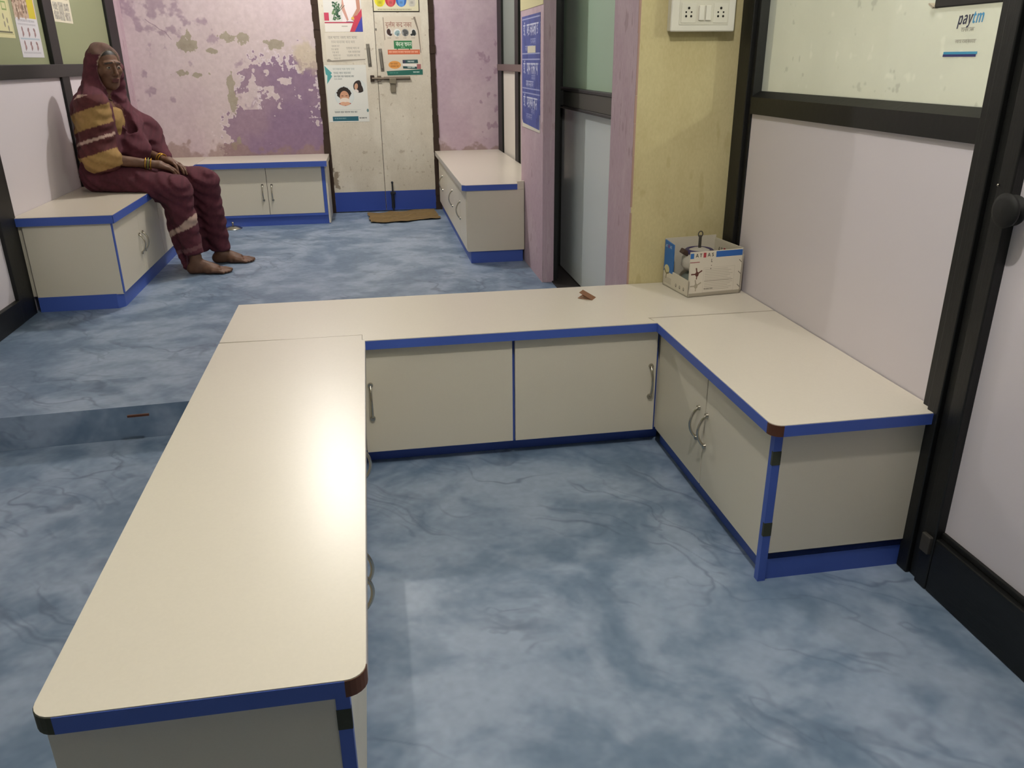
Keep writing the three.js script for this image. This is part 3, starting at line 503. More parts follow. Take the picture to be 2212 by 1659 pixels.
{
  // blue name board on the pillar
  const s = thing('sign_board', 'blue enamel board with white lettering on the pink pillar', 'sign');
  const x = 0.9308;
  const t = canvasTex(460, 520, (g, w, h) => {
    fill(g, '#3c4a98', 0, 0, w, h); mottle(g, w, h, ['#42509c', '#38468f', '#4855a0'], 160, 34); g.strokeStyle = '#98a0cc'; g.lineWidth = 6;
    for (const y of [14, 170, 196, 330, 352]) { g.beginPath(); g.moveTo(8, y); g.lineTo(w - 8, y); g.stroke(); }
    const name = (y) => { deva(g, ['ड', 'ॉ', '.'], 40, y, 44, '#ccd0e6', 0.15); blurText(g, 132, y, 250, 46, '#ccd0e6', 0.15); };
    name(42); name(216); name(372); blurText(g, 230, 106, 120, 22, '#9aa2ce', 0.14); blurText(g, 90, 136, 190, 22, '#a4abd2', 0.14); blurText(g, 250, 268, 90, 22, '#9aa2ce', 0.14); blurText(g, 110, 296, 170, 26, '#b8bedd', 0.15); blurText(g, 240, 424, 90, 20, '#8f98c8', 0.14); blurText(g, 120, 450, 140, 22, '#9aa2ce', 0.14);
    poly(g, '#d9d3c6', [0, 482], [30, 500], [w - 10, 508], [w - 8, 440], [w, 440], [w, h], [0, h]);
  });
  const b = new THREE.BoxGeometry(0.5, 0.57, 0.002).rotateY(-Math.PI / 2).translate(x - 0.001, 1.183, -2.112);
  const m = obj('board', b, paper(t), s); m.userData.label = 'blue board';
  obj('paper_patch', bx(x - 0.0035, x - 0.002, 1.285, 1.318, -2.19, -1.975), M(0xd2ccba, 0.8), s);
}
{
  // payment sticker on the near glass
  const s = thing('payment_notice', 'payment notice with dark and light blue lettering under a black card on frosted glass', 'sign');
  const x = RX + 0.0248;
  const print = new THREE.MeshStandardMaterial({ transparent: true, roughness: 0.6, side: THREE.DoubleSide, map: canvasTex(540, 740, (g, w, h) => {
    g.clearRect(0, 0, w, h); g.save(); g.transform(0.8, -0.03, -0.14, 1, 196, 576); g.font = 'bold 70px sans-serif'; g.fillStyle = '#252848'; g.fillText('pay', -6, 0); const k = g.measureText('pay').width; g.fillStyle = '#4a98c8'; g.fillText('tm', k - 8, 0); g.restore();
    blurText(g, 226, 590, 84, 15, '#85827a', 0.14); blurText(g, 200, 640, 130, 13, '#8f8c84', 0.14);
  }) });
  obj('printed_words', new THREE.PlaneGeometry(0.27, 0.37).rotateY(-Math.PI / 2).translate(x - 0.0006, 1.42, 0.617), print, s);
  obj('blue_bar', [bx(x - 0.0012, x, 1.2545, 1.26, 0.549, 0.662)], M(0x3f9cc4, 0.5), s); obj('violet_bar', [bx(x - 0.0012, x, 1.249, 1.2545, 0.548, 0.659)], M(0x303070, 0.5), s);
  obj('black_card', [bx(x - 0.008, x - 0.0012, 1.356, 1.6, 0.495, 0.735, 0.003)], M(0x12120f, 0.4), s);
  obj('peeled_corner', new THREE.BoxGeometry(0.02, 0.004, 0.02).rotateX(0.5).translate(x - 0.004, 1.362, 0.49), M(0xb5ab98, 0.8), s);
}
{
  // switch board on the yellow wall
  const s = thing('switch_board', 'white electric switch board with two sockets on the yellow wall', 'switch');
  const z = YZ, zf = z + 0.045;
  obj('mount_box', bx(1.092, 1.316, 1.338, 1.56, z, z + 0.034, 0.004), mat.white, s);
  obj('face_plate', bx(1.089, 1.319, 1.335, 1.563, z + 0.034, zf, 0.006), mat.white, s);
  obj('insert', bx(1.118, 1.294, 1.356, 1.542, zf - 0.002, zf + 0.0015, 0.001), M(0xcfccbe, 0.4), s);
  for (const cx of [1.15, 1.264]) {
    const k = obj('socket', bx(cx - 0.026, cx + 0.026, 1.362, 1.424, zf, zf + 0.003, 0.0012), M(0xd4d1c4, 0.4), s);
    for (const [dx, dy, r] of [[0, 0.016, 0.0042], [-0.0095, 0.0035, 0.003], [0.0095, 0.0035, 0.003], [-0.009, -0.009, 0.0038], [0.009, -0.009, 0.0038]]) obj('pin_hole', new THREE.CylinderGeometry(r, r, 0.001, 10).rotateX(Math.PI / 2).translate(cx + dx, 1.392 + dy, zf + 0.0031), mat.gap, k);
  }
  for (const cx of [1.195, 1.219]) obj('rocker', bx(cx - 0.0095, cx + 0.0095, 1.37, 1.416, zf, zf + 0.008, 0.002).rotateX(0), M(0xdedbd0, 0.35), s);
  for (const cx of [1.15, 1.197, 1.219, 1.253, 1.277]) obj('rocker', bx(cx - 0.0095, cx + 0.0095, 1.436, 1.488, zf, zf + 0.008, 0.002), cx === 1.219 ? M(0xa85a58, 0.4) : M(0xdedbd0, 0.35), s);
}
{
  // carton with a ceiling fan in it
  const c = thing('fan_carton', 'open white and blue fan carton with a dark cut-out, standing on the bench', 'box');
  const W = 0.212, D = 0.2, H = 0.165, t = 0.004;
  const front = canvasTex(512, 400, (g, w, h) => {
    fill(g, '#d8d1c2', 0, 0, w, h); fill(g, '#2f6db4', 0, 12, 34, 46); fill(g, '#2a62b0', 246, 6, w, 52); g.font = 'bold 42px sans-serif'; ['A', 'T', '', 'A', 'S'].forEach((k, i) => { g.fillStyle = '#3b372f'; if (k) g.fillText(k, 50 + i * 38, 48); }); fill(g, '#b3404a', 124, 12, 26, 42);
    fill(g, '#8e3038', 0, 88, 92, 6); g.strokeStyle = '#5a5348'; g.lineWidth = 5; g.beginPath(); g.moveTo(206, 70); g.lineTo(204, 96); g.lineTo(216, 96); g.stroke(); disc(g, '#5a5348', 208, 128, 4); disc(g, '#6a6358', 204, 156, 5);
    const fan = (x, y, col) => { disc(g, col, x, y, 17, 22); g.strokeStyle = col; g.lineWidth = 12; for (const a of [-0.55, 3.14, -1.75]) { g.beginPath(); g.moveTo(x, y); g.lineTo(x + Math.cos(a) * 56, y + Math.sin(a) * 56); g.stroke(); } g.lineWidth = 9; g.beginPath(); g.moveTo(x, y); g.lineTo(x - 2, y + 46); g.stroke(); };
    fan(74, 196, '#5c3027'); fan(72, 302, '#a99f8c'); g.strokeStyle = '#b9b1a2'; g.lineWidth = 2; g.strokeRect(138, 146, 300, 218); for (let i = 0; i < 13; i++) fill(g, '#b4ac9e', 150, 160 + i * 15, 220 + (i * 37) % 60, 4); fill(g, '#948c7e', 148, 262, 280, 4); blurText(g, 150, 330, 80, 9, '#847c70', 0.2);
    g.strokeStyle = '#4a4238'; g.lineWidth = 5; for (const y of [96, 200, 318]) { g.beginPath(); g.moveTo(478, y); g.lineTo(500, y + 22); g.stroke(); } fill(g, '#a8a08f', 0, 366, w, 34);
  });
  const side = canvasTex(512, 400, (g, w, h) => {
    fill(g, '#d6cfbf', 0, 0, w, h); fill(g, '#2f6db4', 0, 0, 190, 270); g.font = 'bold 34px sans-serif'; g.fillStyle = '#b9c7dc'; g.fillText('AT', 20, 60); g.fillText('AS', 106, 60); fill(g, '#8a4a86', 76, 32, 22, 30);
    disc(g, '#cfc89e', 70, 250, 52, 42); g.strokeStyle = '#7d7456'; g.lineWidth = 14; g.beginPath(); g.moveTo(20, 250); g.lineTo(66, 286); g.lineTo(118, 270); g.moveTo(66, 286); g.lineTo(62, 330); g.stroke();
    for (let i = 0; i < 8; i++) fill(g, '#a9a292', 20, 316 + i * 7, 150, 3); for (let i = 0; i < 3; i++) { disc(g, '#7d766a', 270 + i * 76, 350, 13, 16); disc(g, '#c9c2b2', 270 + i * 76, 346, 6, 7); }
  });
  const card = M(0xcfc8b8, 0.8), cf = paper(front), cs = paper(side);
  const faceOf = (gq, m, i) => { const ms = Array(6).fill(card); ms[i] = m; return [gq, ms]; };
  const put = (name, gq, ms) => { const k = new THREE.Mesh(gq, ms); k.name = name; k.castShadow = k.receiveShadow = true; c.add(k); return k; };
  put('front_wall', ...faceOf(new THREE.BoxGeometry(W, H, t).translate(W / 2, H / 2, -t / 2), cf, 4));
  put('back_wall', new THREE.BoxGeometry(W, H + 0.012, t).translate(W / 2, H / 2 + 0.006, -D + t / 2), card);
  const rw = put('right_wall', new THREE.BoxGeometry(t, H + 0.004, D).translate(W - t / 2, H / 2, -D / 2), card);
  const inner = canvasTex(400, 300, (g, w, h) => { fill(g, '#c9c2b2', 0, 0, w, h); g.font = 'bold 46px sans-serif'; ['A', 'T', '', 'A', 'S'].forEach((k, i) => { g.fillStyle = '#4a453c'; if (k) g.fillText(k, 60 + i * 40, 80); }); fill(g, '#a83c46', 140, 42, 28, 46); fill(g, '#39304a', 300, 70, 54, 50); });
  const ip = new THREE.Mesh(new THREE.BoxGeometry(D - 0.012, H - 0.02, 0.0008).rotateY(-Math.PI / 2).translate(W - t - 0.0005, H / 2 + 0.006, -D / 2), paper(inner)); ip.name = 'inner_print'; rw.add(ip);
  put('base', new THREE.BoxGeometry(W, t, D).translate(W / 2, t / 2, -D / 2), card);
  // left wall with its picture window cut away: blue strip at the back, low sill along the foot; uv follow the whole face
  const cut = new THREE.Shape([[0, 0], [D, 0], [D, 0.06], [0.074, 0.064], [0.072, H], [0, H + 0.008]].map(([a, b]) => new THREE.Vector2(a, b)));
  const lg = new THREE.ExtrudeGeometry(cut, { depth: t, bevelEnabled: false });
  const uv = lg.attributes.uv, ps = lg.attributes.position; for (let i = 0; i < uv.count; i++) uv.setXY(i, ps.getX(i) / D, ps.getY(i) / (H + 0.008));
  lg.rotateY(-Math.PI / 2).scale(1, 1, 1); lg.translate(t, 0, -D);
  put('cut_out_wall', lg, cs);
  put('scratched_flap', bx(W - 0.0005, W + 0.004, 0.01, H - 0.02, -0.03, -0.002), card);
  c.position.set(1.148, 0.4505, -0.262); c.rotation.y = 0.12;
  // fan motor lying inside
  const m = thing('fan_motor', 'dark ceiling fan motor with wire loop standing in the carton', 'fan');
  const v = (l) => l.map((p) => new THREE.Vector2(...p));
  obj('housing', new THREE.LatheGeometry(v([[0, 0.06], [0.045, 0.062], [0.056, 0.075], [0.054, 0.1], [0.04, 0.122], [0.02, 0.13], [0, 0.132]]), 28), M(0xb9b4aa, 0.4), m);
  obj('purple_ring', new THREE.TorusGeometry(0.04, 0.008, 10, 28).rotateX(Math.PI / 2).translate(0, 0.12, 0), M(0x38305c, 0.5), m);
  obj('down_rod', [new THREE.CylinderGeometry(0.005, 0.005, 0.045, 10).translate(0, 0.148, 0)], M(0x55514a, 0.5, { metalness: 0.6 }), m);
  obj('wire_loop', new THREE.TorusGeometry(0.009, 0.0018, 8, 20).translate(0, 0.174, 0), M(0x45423c, 0.5), m);
  for (const [a, r, l] of [[2.95, 0.55, 0.075], [3.75, 0.0, 0.07]]) obj('blade_arm', bx(0.02, l, 0.075, 0.091, -0.011, 0.011, 0.003).translate(0, -0.083, 0).rotateZ(r).translate(0, 0.088, 0).rotateY(a), M(0x4a3830, 0.6), m);
  obj('canopy_cup', new THREE.LatheGeometry(v([[0.02, 0.0], [0.06, 0.004], [0.066, 0.02], [0.05, 0.04], [0.03, 0.058], [0, 0.06]]), 28), M(0x747c76, 0.5), m);
  m.position.set(1.222, 0.4555, -0.365); m.rotation.y = 0.3; m.scale.set(1.12, 1.16, 1.12);
}
{
  const p = thing('folded_paper', 'small folded brown paper lying open on the bench', 'paper');
  const leaf = (a) => new THREE.BoxGeometry(0.055, 0.0012, 0.04).translate(0.0275, 0, 0).rotateZ(a);
  obj('lower_leaf', leaf(0.03), M(0x9a765a, 0.8), p); obj('upper_leaf', leaf(0.42), M(0x8a6246, 0.8), p); obj('inner_leaf', leaf(0.2).scale(0.8, 1, 0.9), M(0xb08c6c, 0.8), p);
  p.position.set(0.815, 0.451, -0.315); p.rotation.y = 2.55;
}
{
  const l = thing('steel_lid', 'round steel lid with a knob lying on the blue floor', 'lid');
  obj('disc', new THREE.LatheGeometry([[0, 0.022], [0.02, 0.021], [0.045, 0.014], [0.058, 0.006], [0.064, 0.003], [0.063, 0.0], [0.05, 0.002], [0, 0.006]].map((q) => new THREE.Vector2(...q)), 36), mat.steel, l);
  obj('knob', new THREE.LatheGeometry([[0, 0.05], [0.008, 0.047], [0.01, 0.04], [0.005, 0.034], [0.004, 0.02], [0, 0.02]].map((q) => new THREE.Vector2(...q)), 16), mat.steel, l);
  l.position.set(-0.965, S + 0.0005, -3.735);
}
{
  const g = new THREE.PlaneGeometry(0.53, 0.4, 60, 44).rotateX(-Math.PI / 2), p = g.attributes.position;
  for (let i = 0; i < p.count; i++) { const x = p.getX(i), z = p.getZ(i); p.setXYZ(i, x + 0.11 * (fbm(z * 9, 2, 3) - 0.5) + 0.06 * z, 0.004 + 0.034 * fbm(x * 5, z * 13, 4) ** 2 + 0.005 * fbm(x * 30, z * 40, 2), z + 0.13 * (fbm(x * 7 + 5, 1, 3) - 0.5) - 0.06 * x); }
  g.computeVertexNormals();
  const m = tag(obj('door_mat', g, M(0xffffff, 0.95, { side: THREE.DoubleSide, map: dataTex(256, 256, (u, v) => { const n = fbm(u * 8, v * 40, 4), k = fbm(u * 60, v * 60, 2); const c = mixc([98, 80, 50], [140, 116, 76], n * 0.7 + k * 0.3); return c; }) })), 'crumpled brown sacking door mat in front of the white double door', 'mat');
  m.position.set(0.29, S, -3.95);
}
// ---------------------------------------------------------------- the seated woman
{
  const V3 = (a) => new THREE.Vector3(...a);
  const smin = (a, b, k) => { const h = Math.max(k - Math.abs(a - b), 0) / k; return Math.min(a, b) - h * h * k * 0.25; };
  const smax = (a, b, k) => -smin(-a, -b, k);
  const cap = (x, y, z, a, b, ra, rb) => {
    const bx_ = b[0] - a[0], by = b[1] - a[1], bz = b[2] - a[2], px = x - a[0], py = y - a[1], pz = z - a[2];
    const h = clamp((px * bx_ + py * by + pz * bz) / (bx_ * bx_ + by * by + bz * bz));
    return Math.hypot(px - bx_ * h, py - by * h, pz - bz * h) - (ra + (rb - ra) * h);
  };
  const ell = (x, y, z, c, r) => { const a = (x - c[0]) / r[0], b = (y - c[1]) / r[1], d = (z - c[2]) / r[2], k0 = Math.hypot(a, b, d), k1 = Math.hypot(a / r[0], b / r[1], d / r[2]); return k1 < 1e-9 ? -Math.min(...r) : k0 * (k0 - 1) / k1; };
  function nets(lo, hi, cell, f, color) {                        // surface nets of f = 0
    const n = [0, 1, 2].map((i) => Math.ceil((hi[i] - lo[i]) / cell) + 1), [nx, ny, nz] = n, val = new Float32Array(nx * ny * nz);
    for (let k = 0, q = 0; k < nz; k++) for (let j = 0; j < ny; j++) for (let i = 0; i < nx; i++, q++) val[q] = f(lo[0] + i * cell, lo[1] + j * cell, lo[2] + k * cell);
    const id = new Int32Array(nx * ny * nz).fill(-1), pos = [], idx = [], at = (i, j, k) => i + nx * (j + ny * k);
    for (let k = 0; k < nz - 1; k++) for (let j = 0; j < ny - 1; j++) for (let i = 0; i < nx - 1; i++) {
      let m = 0, c = 0, sx = 0, sy = 0, sz = 0; const v = [];
      for (let b = 0; b < 8; b++) { const w = val[at(i + (b & 1), j + ((b >> 1) & 1), k + (b >> 2))]; v.push(w); if (w < 0) m |= 1 << b; }
      if (m === 0 || m === 255) continue;
      for (let a = 0; a < 8; a++) for (const d of [1, 2, 4]) { const b = a | d; if (b === a || (v[a] < 0) === (v[b] < 0)) continue; const t = v[a] / (v[a] - v[b]); sx += (a & 1) + (d === 1 ? t : 0); sy += ((a >> 1) & 1) + (d === 2 ? t : 0); sz += (a >> 2) + (d === 4 ? t : 0); c++; }
      id[at(i, j, k)] = pos.length / 3; pos.push(lo[0] + (i + sx / c) * cell, lo[1] + (j + sy / c) * cell, lo[2] + (k + sz / c) * cell);
    }
    const quad = (a, b, c, d, flip) => { if (a < 0 || b < 0 || c < 0 || d < 0) return; flip ? idx.push(a, c, b, a, d, c) : idx.push(a, b, c, a, c, d); };
    for (let k = 1; k < nz - 1; k++) for (let j = 1; j < ny - 1; j++) for (let i = 1; i < nx - 1; i++) {
      const s = val[at(i, j, k)] < 0;
      if (s !== (val[at(i + 1, j, k)] < 0)) quad(id[at(i, j - 1, k - 1)], id[at(i, j, k - 1)], id[at(i, j, k)], id[at(i, j - 1, k)], !s);
      if (s !== (val[at(i, j + 1, k)] < 0)) quad(id[at(i - 1, j, k - 1)], id[at(i - 1, j, k)], id[at(i, j, k)], id[at(i, j, k - 1)], !s);
      if (s !== (val[at(i, j, k + 1)] < 0)) quad(id[at(i - 1, j - 1, k)], id[at(i, j - 1, k)], id[at(i, j, k)], id[at(i - 1, j, k)], !s);
    }
    const g = new THREE.BufferGeometry(); g.setAttribute('position', new THREE.Float32BufferAttribute(pos, 3)); g.setIndex(idx); g.computeVertexNormals();
    const col = new Float32Array(pos.length), c = new THREE.Color();
    for (let i = 0; i < pos.length; i += 3) { const q = color(pos[i], pos[i + 1], pos[i + 2]); c.setRGB(q[0] / 255, q[1] / 255, q[2] / 255, THREE.SRGBColorSpace); col[i] = c.r; col[i + 1] = c.g; col[i + 2] = c.b; }
    g.setAttribute('color', new THREE.BufferAttribute(col, 3)); return g;
  }
  // skeleton, metres in the room
  const J = {
    pelvis: [-1.44, 0.69, -2.62], belly: [-1.41, 0.82, -2.62], chest: [-1.42, 0.97, -2.62], neck: [-1.385, 1.085, -2.62],
    shN: [-1.39, 1.035, -2.475], elN: [-1.405, 0.775, -2.435], wrN: [-1.135, 0.73, -2.475], shF: [-1.39, 1.03, -2.77], elF: [-1.34, 0.8, -2.83], wrF: [-1.11, 0.735, -2.63],
    hipN: [-1.43, 0.665, -2.54], knN: [-1.025, 0.592, -2.43], anN: [-0.965, 0.205, -2.375], hipF: [-1.43, 0.665, -2.7], knF: [-0.915, 0.6, -2.64], anF: [-0.87, 0.205, -2.635],
  };
  const HC = [-1.33, 1.232, -2.62], HS = 0.93, F = new THREE.Vector3(0.72, -0.12, 0.68).normalize(), R = new THREE.Vector3(0, 1, 0).cross(F).normalize(), U = F.clone().cross(R);
  const hl = (x, y, z) => { x -= HC[0]; y -= HC[1]; z -= HC[2]; return [(x * R.x + y * R.y + z * R.z) / HS, (x * U.x + y * U.y + z * U.z) / HS, (x * F.x + y * F.y + z * F.z) / HS]; };
  const hw = (a, b, f) => [0, 1, 2].map((i) => HC[i] + HS * (a * R.getComponent(i) + b * U.getComponent(i) + f * F.getComponent(i)));
  const head = (x, y, z) => {
    const [a, b, f] = hl(x, y, z), m = Math.abs(a);
    let d = ell(a, b, f, [0, 0.03, -0.015], [0.072, 0.092, 0.09]);
    d = smin(d, ell(a, b, f, [0, -0.035, 0.028], [0.056, 0.08, 0.06]), 0.03);
    d = smin(d, cap(m, b, f, [0, -0.097, 0.056], [0.02, -0.09, 0.045], 0.02, 0.018), 0.025);
    d = smin(d, cap(m, b, f, [0.04, -0.012, 0.06], [0.048, -0.02, 0.035], 0.022, 0.02), 0.02);
    d = smin(d, cap(m, b, f, [0.008, 0.034, 0.086], [0.045, 0.03, 0.066], 0.009, 0.009), 0.014);
    d = smax(d, -ell(m, b, f, [0.031, 0.008, 0.096], [0.018, 0.011, 0.016]), 0.012);
    d = smin(d, ell(m, b, f, [0.03, 0.008, 0.074], [0.013, 0.0115, 0.012]), 0.003);
    d = smin(d, cap(a, b, f, [0, 0.02, 0.086], [0, -0.026, 0.104], 0.007, 0.011), 0.012);
    d = smin(d, cap(m, b, f, [0, -0.03, 0.096], [0.012, -0.032, 0.088], 0.009, 0.008), 0.006);
    d = smin(d, cap(a, b, f, [-0.017, -0.056, 0.083], [0.017, -0.056, 0.083], 0.0065, 0.0065), 0.006);
    d = smin(d, cap(a, b, f, [-0.014, -0.068, 0.08], [0.014, -0.068, 0.08], 0.0075, 0.0075), 0.005);
    d = smin(d, ell(m, b, f, [0.072, 0.0, -0.01], [0.01, 0.03, 0.018]), 0.008);
    return d * HS;
  };
  const neckD = (x, y, z) => cap(x, y, z, hw(0, -0.07, -0.02), J.neck, 0.045, 0.052);
  const skin = (x, y, z) => {
    const [a, b, f] = hl(x, y, z); let c = [104, 72, 54]; const m = Math.abs(a);
    const n = fbm(x * 60, y * 60 + z * 40, 3) - 0.5; c = [c[0] + n * 22, c[1] + n * 16, c[2] + n * 14];
    if (Math.hypot(a, b, f) < 0.16) {
      if ((b - f * 0.75 > 0.03 && b > -0.02) || (f < 0.02 && b > -0.05)) c = [38, 33, 31];
      else if (f > 0.06 && Math.hypot((m - 0.03) / 0.012, (b - 0.008) / 0.006) < 1) c = Math.hypot(m - 0.031, b - 0.008) < 0.0055 ? [24, 18, 16] : [148, 136, 124];
      else if (f > 0.05 && Math.abs(b - 0.033 + (m - 0.03) * 0.2) < 0.004 && m > 0.012 && m < 0.05) c = [44, 32, 27];
      else if (f > 0.06 && m < 0.021 && b < -0.05 && b > -0.074) c = [92, 50, 46];
    }
    return c;
  };
  const torso = (x, y, z) => {
    let d = cap(x, y, z, J.pelvis, J.belly, 0.11, 0.11); d = smin(d, cap(x, y, z, J.belly, J.chest, 0.115, 0.115), 0.05);
    d = smin(d, cap(x, y, z, J.shN, J.shF, 0.055, 0.055), 0.08); d = smin(d, neckD(x, y, z), 0.04);
    return smin(d, cap(x, y, z, [-1.36, 0.95, -2.57], [-1.36, 0.95, -2.68], 0.055, 0.055), 0.05);
  };
  const limbs = (x, y, z) => {
    let d = 9; const L = (a, b, ra, rb) => { d = smin(d, cap(x, y, z, J[a], J[b], ra, rb), 0.02); };
    L('shN', 'elN', 0.046, 0.036); L('elN', 'wrN', 0.036, 0.023); L('shF', 'elF', 0.046, 0.036); L('elF', 'wrF', 0.036, 0.023);
    L('hipN', 'knN', 0.08, 0.056); L('knN', 'anN', 0.052, 0.031); L('hipF', 'knF', 0.08, 0.056); L('knF', 'anF', 0.052, 0.031); return d;
  };
  // hands and feet on fine grids
  const fingersOf = (wr, dir, up) => {
    const D = V3(dir).normalize(), Sd = V3(up).cross(D).normalize(), N = D.clone().cross(Sd).normalize(), W = V3(wr), P = (d, s, n) => { const q = W.clone().addScaledVector(D, d).addScaledVector(Sd, s).addScaledVector(N, n); return [q.x, q.y, q.z]; };
    const caps = [[P(0, 0, 0), P(0.03, 0.0, 0.004), 0.022, 0.024], [P(0.03, -0.02, 0.004), P(0.078, -0.028, 0.002), 0.014, 0.012], [P(0.03, 0.012, 0.004), P(0.082, 0.026, 0.002), 0.016, 0.012], [P(0.04, -0.006, 0.006), P(0.084, 0, 0.004), 0.018, 0.013]];
    const len = [0.058, 0.068, 0.064, 0.05];
    for (let i = 0; i < 4; i++) { const s = 0.03 - i * 0.02, d0 = 0.083 - (i === 3 ? 0.008 : 0), l = len[i]; const a = P(d0, s, 0.002), b = P(d0 + l * 0.48, s * 1.12, -0.006), c = P(d0 + l * 0.8, s * 1.16, -0.02), e = P(d0 + l * 0.98, s * 1.18, -0.036); caps.push([a, b, 0.0092, 0.0085], [b, c, 0.0085, 0.0078], [c, e, 0.0078, 0.0068]); }
    caps.push([P(0.018, 0.02, -0.004), P(0.05, 0.045, -0.012), 0.013, 0.0105], [P(0.05, 0.045, -0.012), P(0.08, 0.052, -0.022), 0.0105, 0.008]);
    return caps;
  };
  const chain = (caps, k) => (x, y, z) => { let d = 9; caps.forEach(([a, b, ra, rb], i) => { const q = cap(x, y, z, a, b, ra, rb); d = i < 4 ? smin(d, q, 0.014) : smin(d, q, k); }); return d; };
  const handN = fingersOf(J.wrN, [0.13, -0.045, -0.055], [0.2, 1, 0.1]), handF = fingersOf(J.wrF, [0.13, -0.04, 0.06], [0.2, 1, -0.2]);
  const footOf = (an, dir) => {
    const D = V3(dir).normalize(), Sd = new THREE.Vector3(0, 1, 0).cross(D).normalize(), P = (d, s, y) => [an[0] + D.x * d + Sd.x * s, y + S, an[2] + D.z * d + Sd.z * s];
    const caps = [[[an[0], an[1] + 0.02, an[2]], P(-0.01, 0, 0.045), 0.032, 0.034], [P(-0.03, 0, 0.03), P(0.07, 0.004, 0.028), 0.03, 0.027], [P(0.005, 0, 0.058), P(0.1, 0.012, 0.026), 0.034, 0.024], [P(0.06, -0.012, 0.024), P(0.12, -0.02, 0.019), 0.024, 0.017]];
    [[0.03, 0.15, 0.178, 0.0125], [0.01, 0.152, 0.18, 0.0095], [-0.006, 0.148, 0.174, 0.009], [-0.021, 0.14, 0.164, 0.0085], [-0.034, 0.128, 0.15, 0.008]].forEach(([s, d0, d1, r]) => caps.push([P(d0 - 0.04, s * 0.9, 0.02), P(d0, s, r + 0.006), r + 0.004, r], [P(d0, s, r + 0.006), P(d1, s * 1.05, r + 0.001), r, r * 0.85]));
    return caps;
  };
  const footN = footOf(J.anN, [1, 0, 0.06]), footF = footOf(J.anF, [1, 0, 0.12]);
  const box3 = (caps, p = 0.04) => { const lo = [9, 9, 9], hi = [-9, -9, -9]; for (const [a, b] of caps) for (const q of [a, b]) for (let i = 0; i < 3; i++) { lo[i] = Math.min(lo[i], q[i] - p); hi[i] = Math.max(hi[i], q[i] + p); } return [lo, hi]; };
  const woman = thing('person', 'seated barefoot woman in a maroon sari with mustard bands, hands on her knees', 'person');
  const skinMat = M(0xffffff, 0.55, { vertexColors: true }), cloth = M(0xffffff, 0.88, { vertexColors: true });
  const parts = [
    nets([-1.66, 0.14, -2.95], [-0.8, 1.2, -2.3], 0.012, (x, y, z) => smin(torso(x, y, z) + 0.012, limbs(x, y, z), 0.02), skin),
    nets([-1.46, 1.05, -2.76], [-1.18, 1.36, -2.48], 0.0034, (x, y, z) => smin(head(x, y, z), neckD(x, y, z), 0.02), skin),
    ...[[handN, 0.003], [handF, 0.003]].map(([c, k]) => nets(...box3(c), 0.0032, chain(c, k), skin)),
    ...[footN, footF].map((c) => nets(...box3(c, 0.05), 0.0036, chain(c, 0.004), skin)),
  ];
  const body = new THREE.Mesh(mergeGeometries(parts), skinMat); body.name = 'body'; body.castShadow = body.receiveShadow = true; woman.add(body);
  const wear = (name, lo, hi, cell, f, color) => { const m = new THREE.Mesh(nets(lo, hi, cell, f, color), cloth); m.name = name; m.castShadow = m.receiveShadow = true; woman.add(m); return m; };
  const MAROON = [80, 32, 45], MUST = [146, 116, 68], PALE = [176, 150, 138];
  const weave = (c, x, y, z, s = 1) => { const n = (fbm(x * 90, y * 90 + z * 70, 2) - 0.5) * 22 * s + (fbm(x * 14 + z * 9, y * 14, 3) - 0.5) * 26 * s; return [c[0] + n, c[1] + n * 0.7, c[2] + n * 0.75]; };
  const fold = (x, y, z, k = 1) => k * (0.007 * Math.sin((x * 0.7 + y * 1.1 + z * 0.5) * 95 + 7 * fbm(x * 7, y * 7 + z * 7, 2)) * fbm(x * 9 + 4, y * 9 - z * 9, 2) + 0.012 * (fbm(x * 16 + z * 12, y * 16, 3) - 0.5));
  wear('blouse', [-1.6, 0.72, -2.92], [-1.2, 1.12, -2.34], 0.009, (x, y, z) => Math.max(smin(torso(x, y, z) - 0.008, cap(x, y, z, J.shN, J.elN, 0.045, 0.04), 0.03) + fold(x, y, z, 0.4), y - 1.06 - (x + 1.385) * -0.5), (x, y, z) => weave(MUST, x, y, z));
  // lower sari, drawn between the legs so that each leg is wrapped by itself
  wear('sari', [-1.66, 0.13, -2.96], [-0.78, 0.88, -2.26], 0.0085, (x, y, z) => {
    let d = cap(x, y, z, [-1.425, 0.69, -2.62], [-1.41, 0.72, -2.62], 0.128, 0.125);
    const L = (a, b, ra, rb, k = 0.05) => { d = smin(d, cap(x, y, z, a, b, ra, rb), k); };
    const mid = (a, b, t) => a.map((v, i) => v + (b[i] - v) * t);
    L(J.hipN, J.knN, 0.1, 0.075, 0.06); L(J.hipF, J.knF, 0.1, 0.078, 0.06);
    L(J.knN, mid(J.knN, J.anN, 0.9), 0.075, 0.052); L(J.knF, mid(J.knF, J.anF, 0.96), 0.078, 0.058);
    L([-1.06, 0.5, -2.46], [-1.06, 0.17, -2.44], 0.05, 0.045, 0.03); L([-1.02, 0.5, -2.62], [-0.99, 0.19, -2.63], 0.05, 0.055, 0.03); L([-1.09, 0.5, -2.55], [-1.06, 0.18, -2.55], 0.035, 0.05, 0.04);
    d += fold(x, y, z, 1.1);
    d = smax(d, 0.588 - y - clamp((x + 1.17) * 6, 0, 1) * 0.6, 0.01);
    const hem = z > -2.53 ? 0.235 + (x + 1.0) * 0.12 : 0.2;
    return smax(d, (x > -1.03 ? hem : S + 0.012) - y, 0.008);
  }, (x, y, z) => {
    let c = MAROON; const t = y - 0.4 - (x + 1.0) * 0.55;
    if (z > -2.5 && y < 0.55 && Math.abs(t) < 0.016 + 0.012 * sstep(-1.03, -0.95, x)) c = PALE;
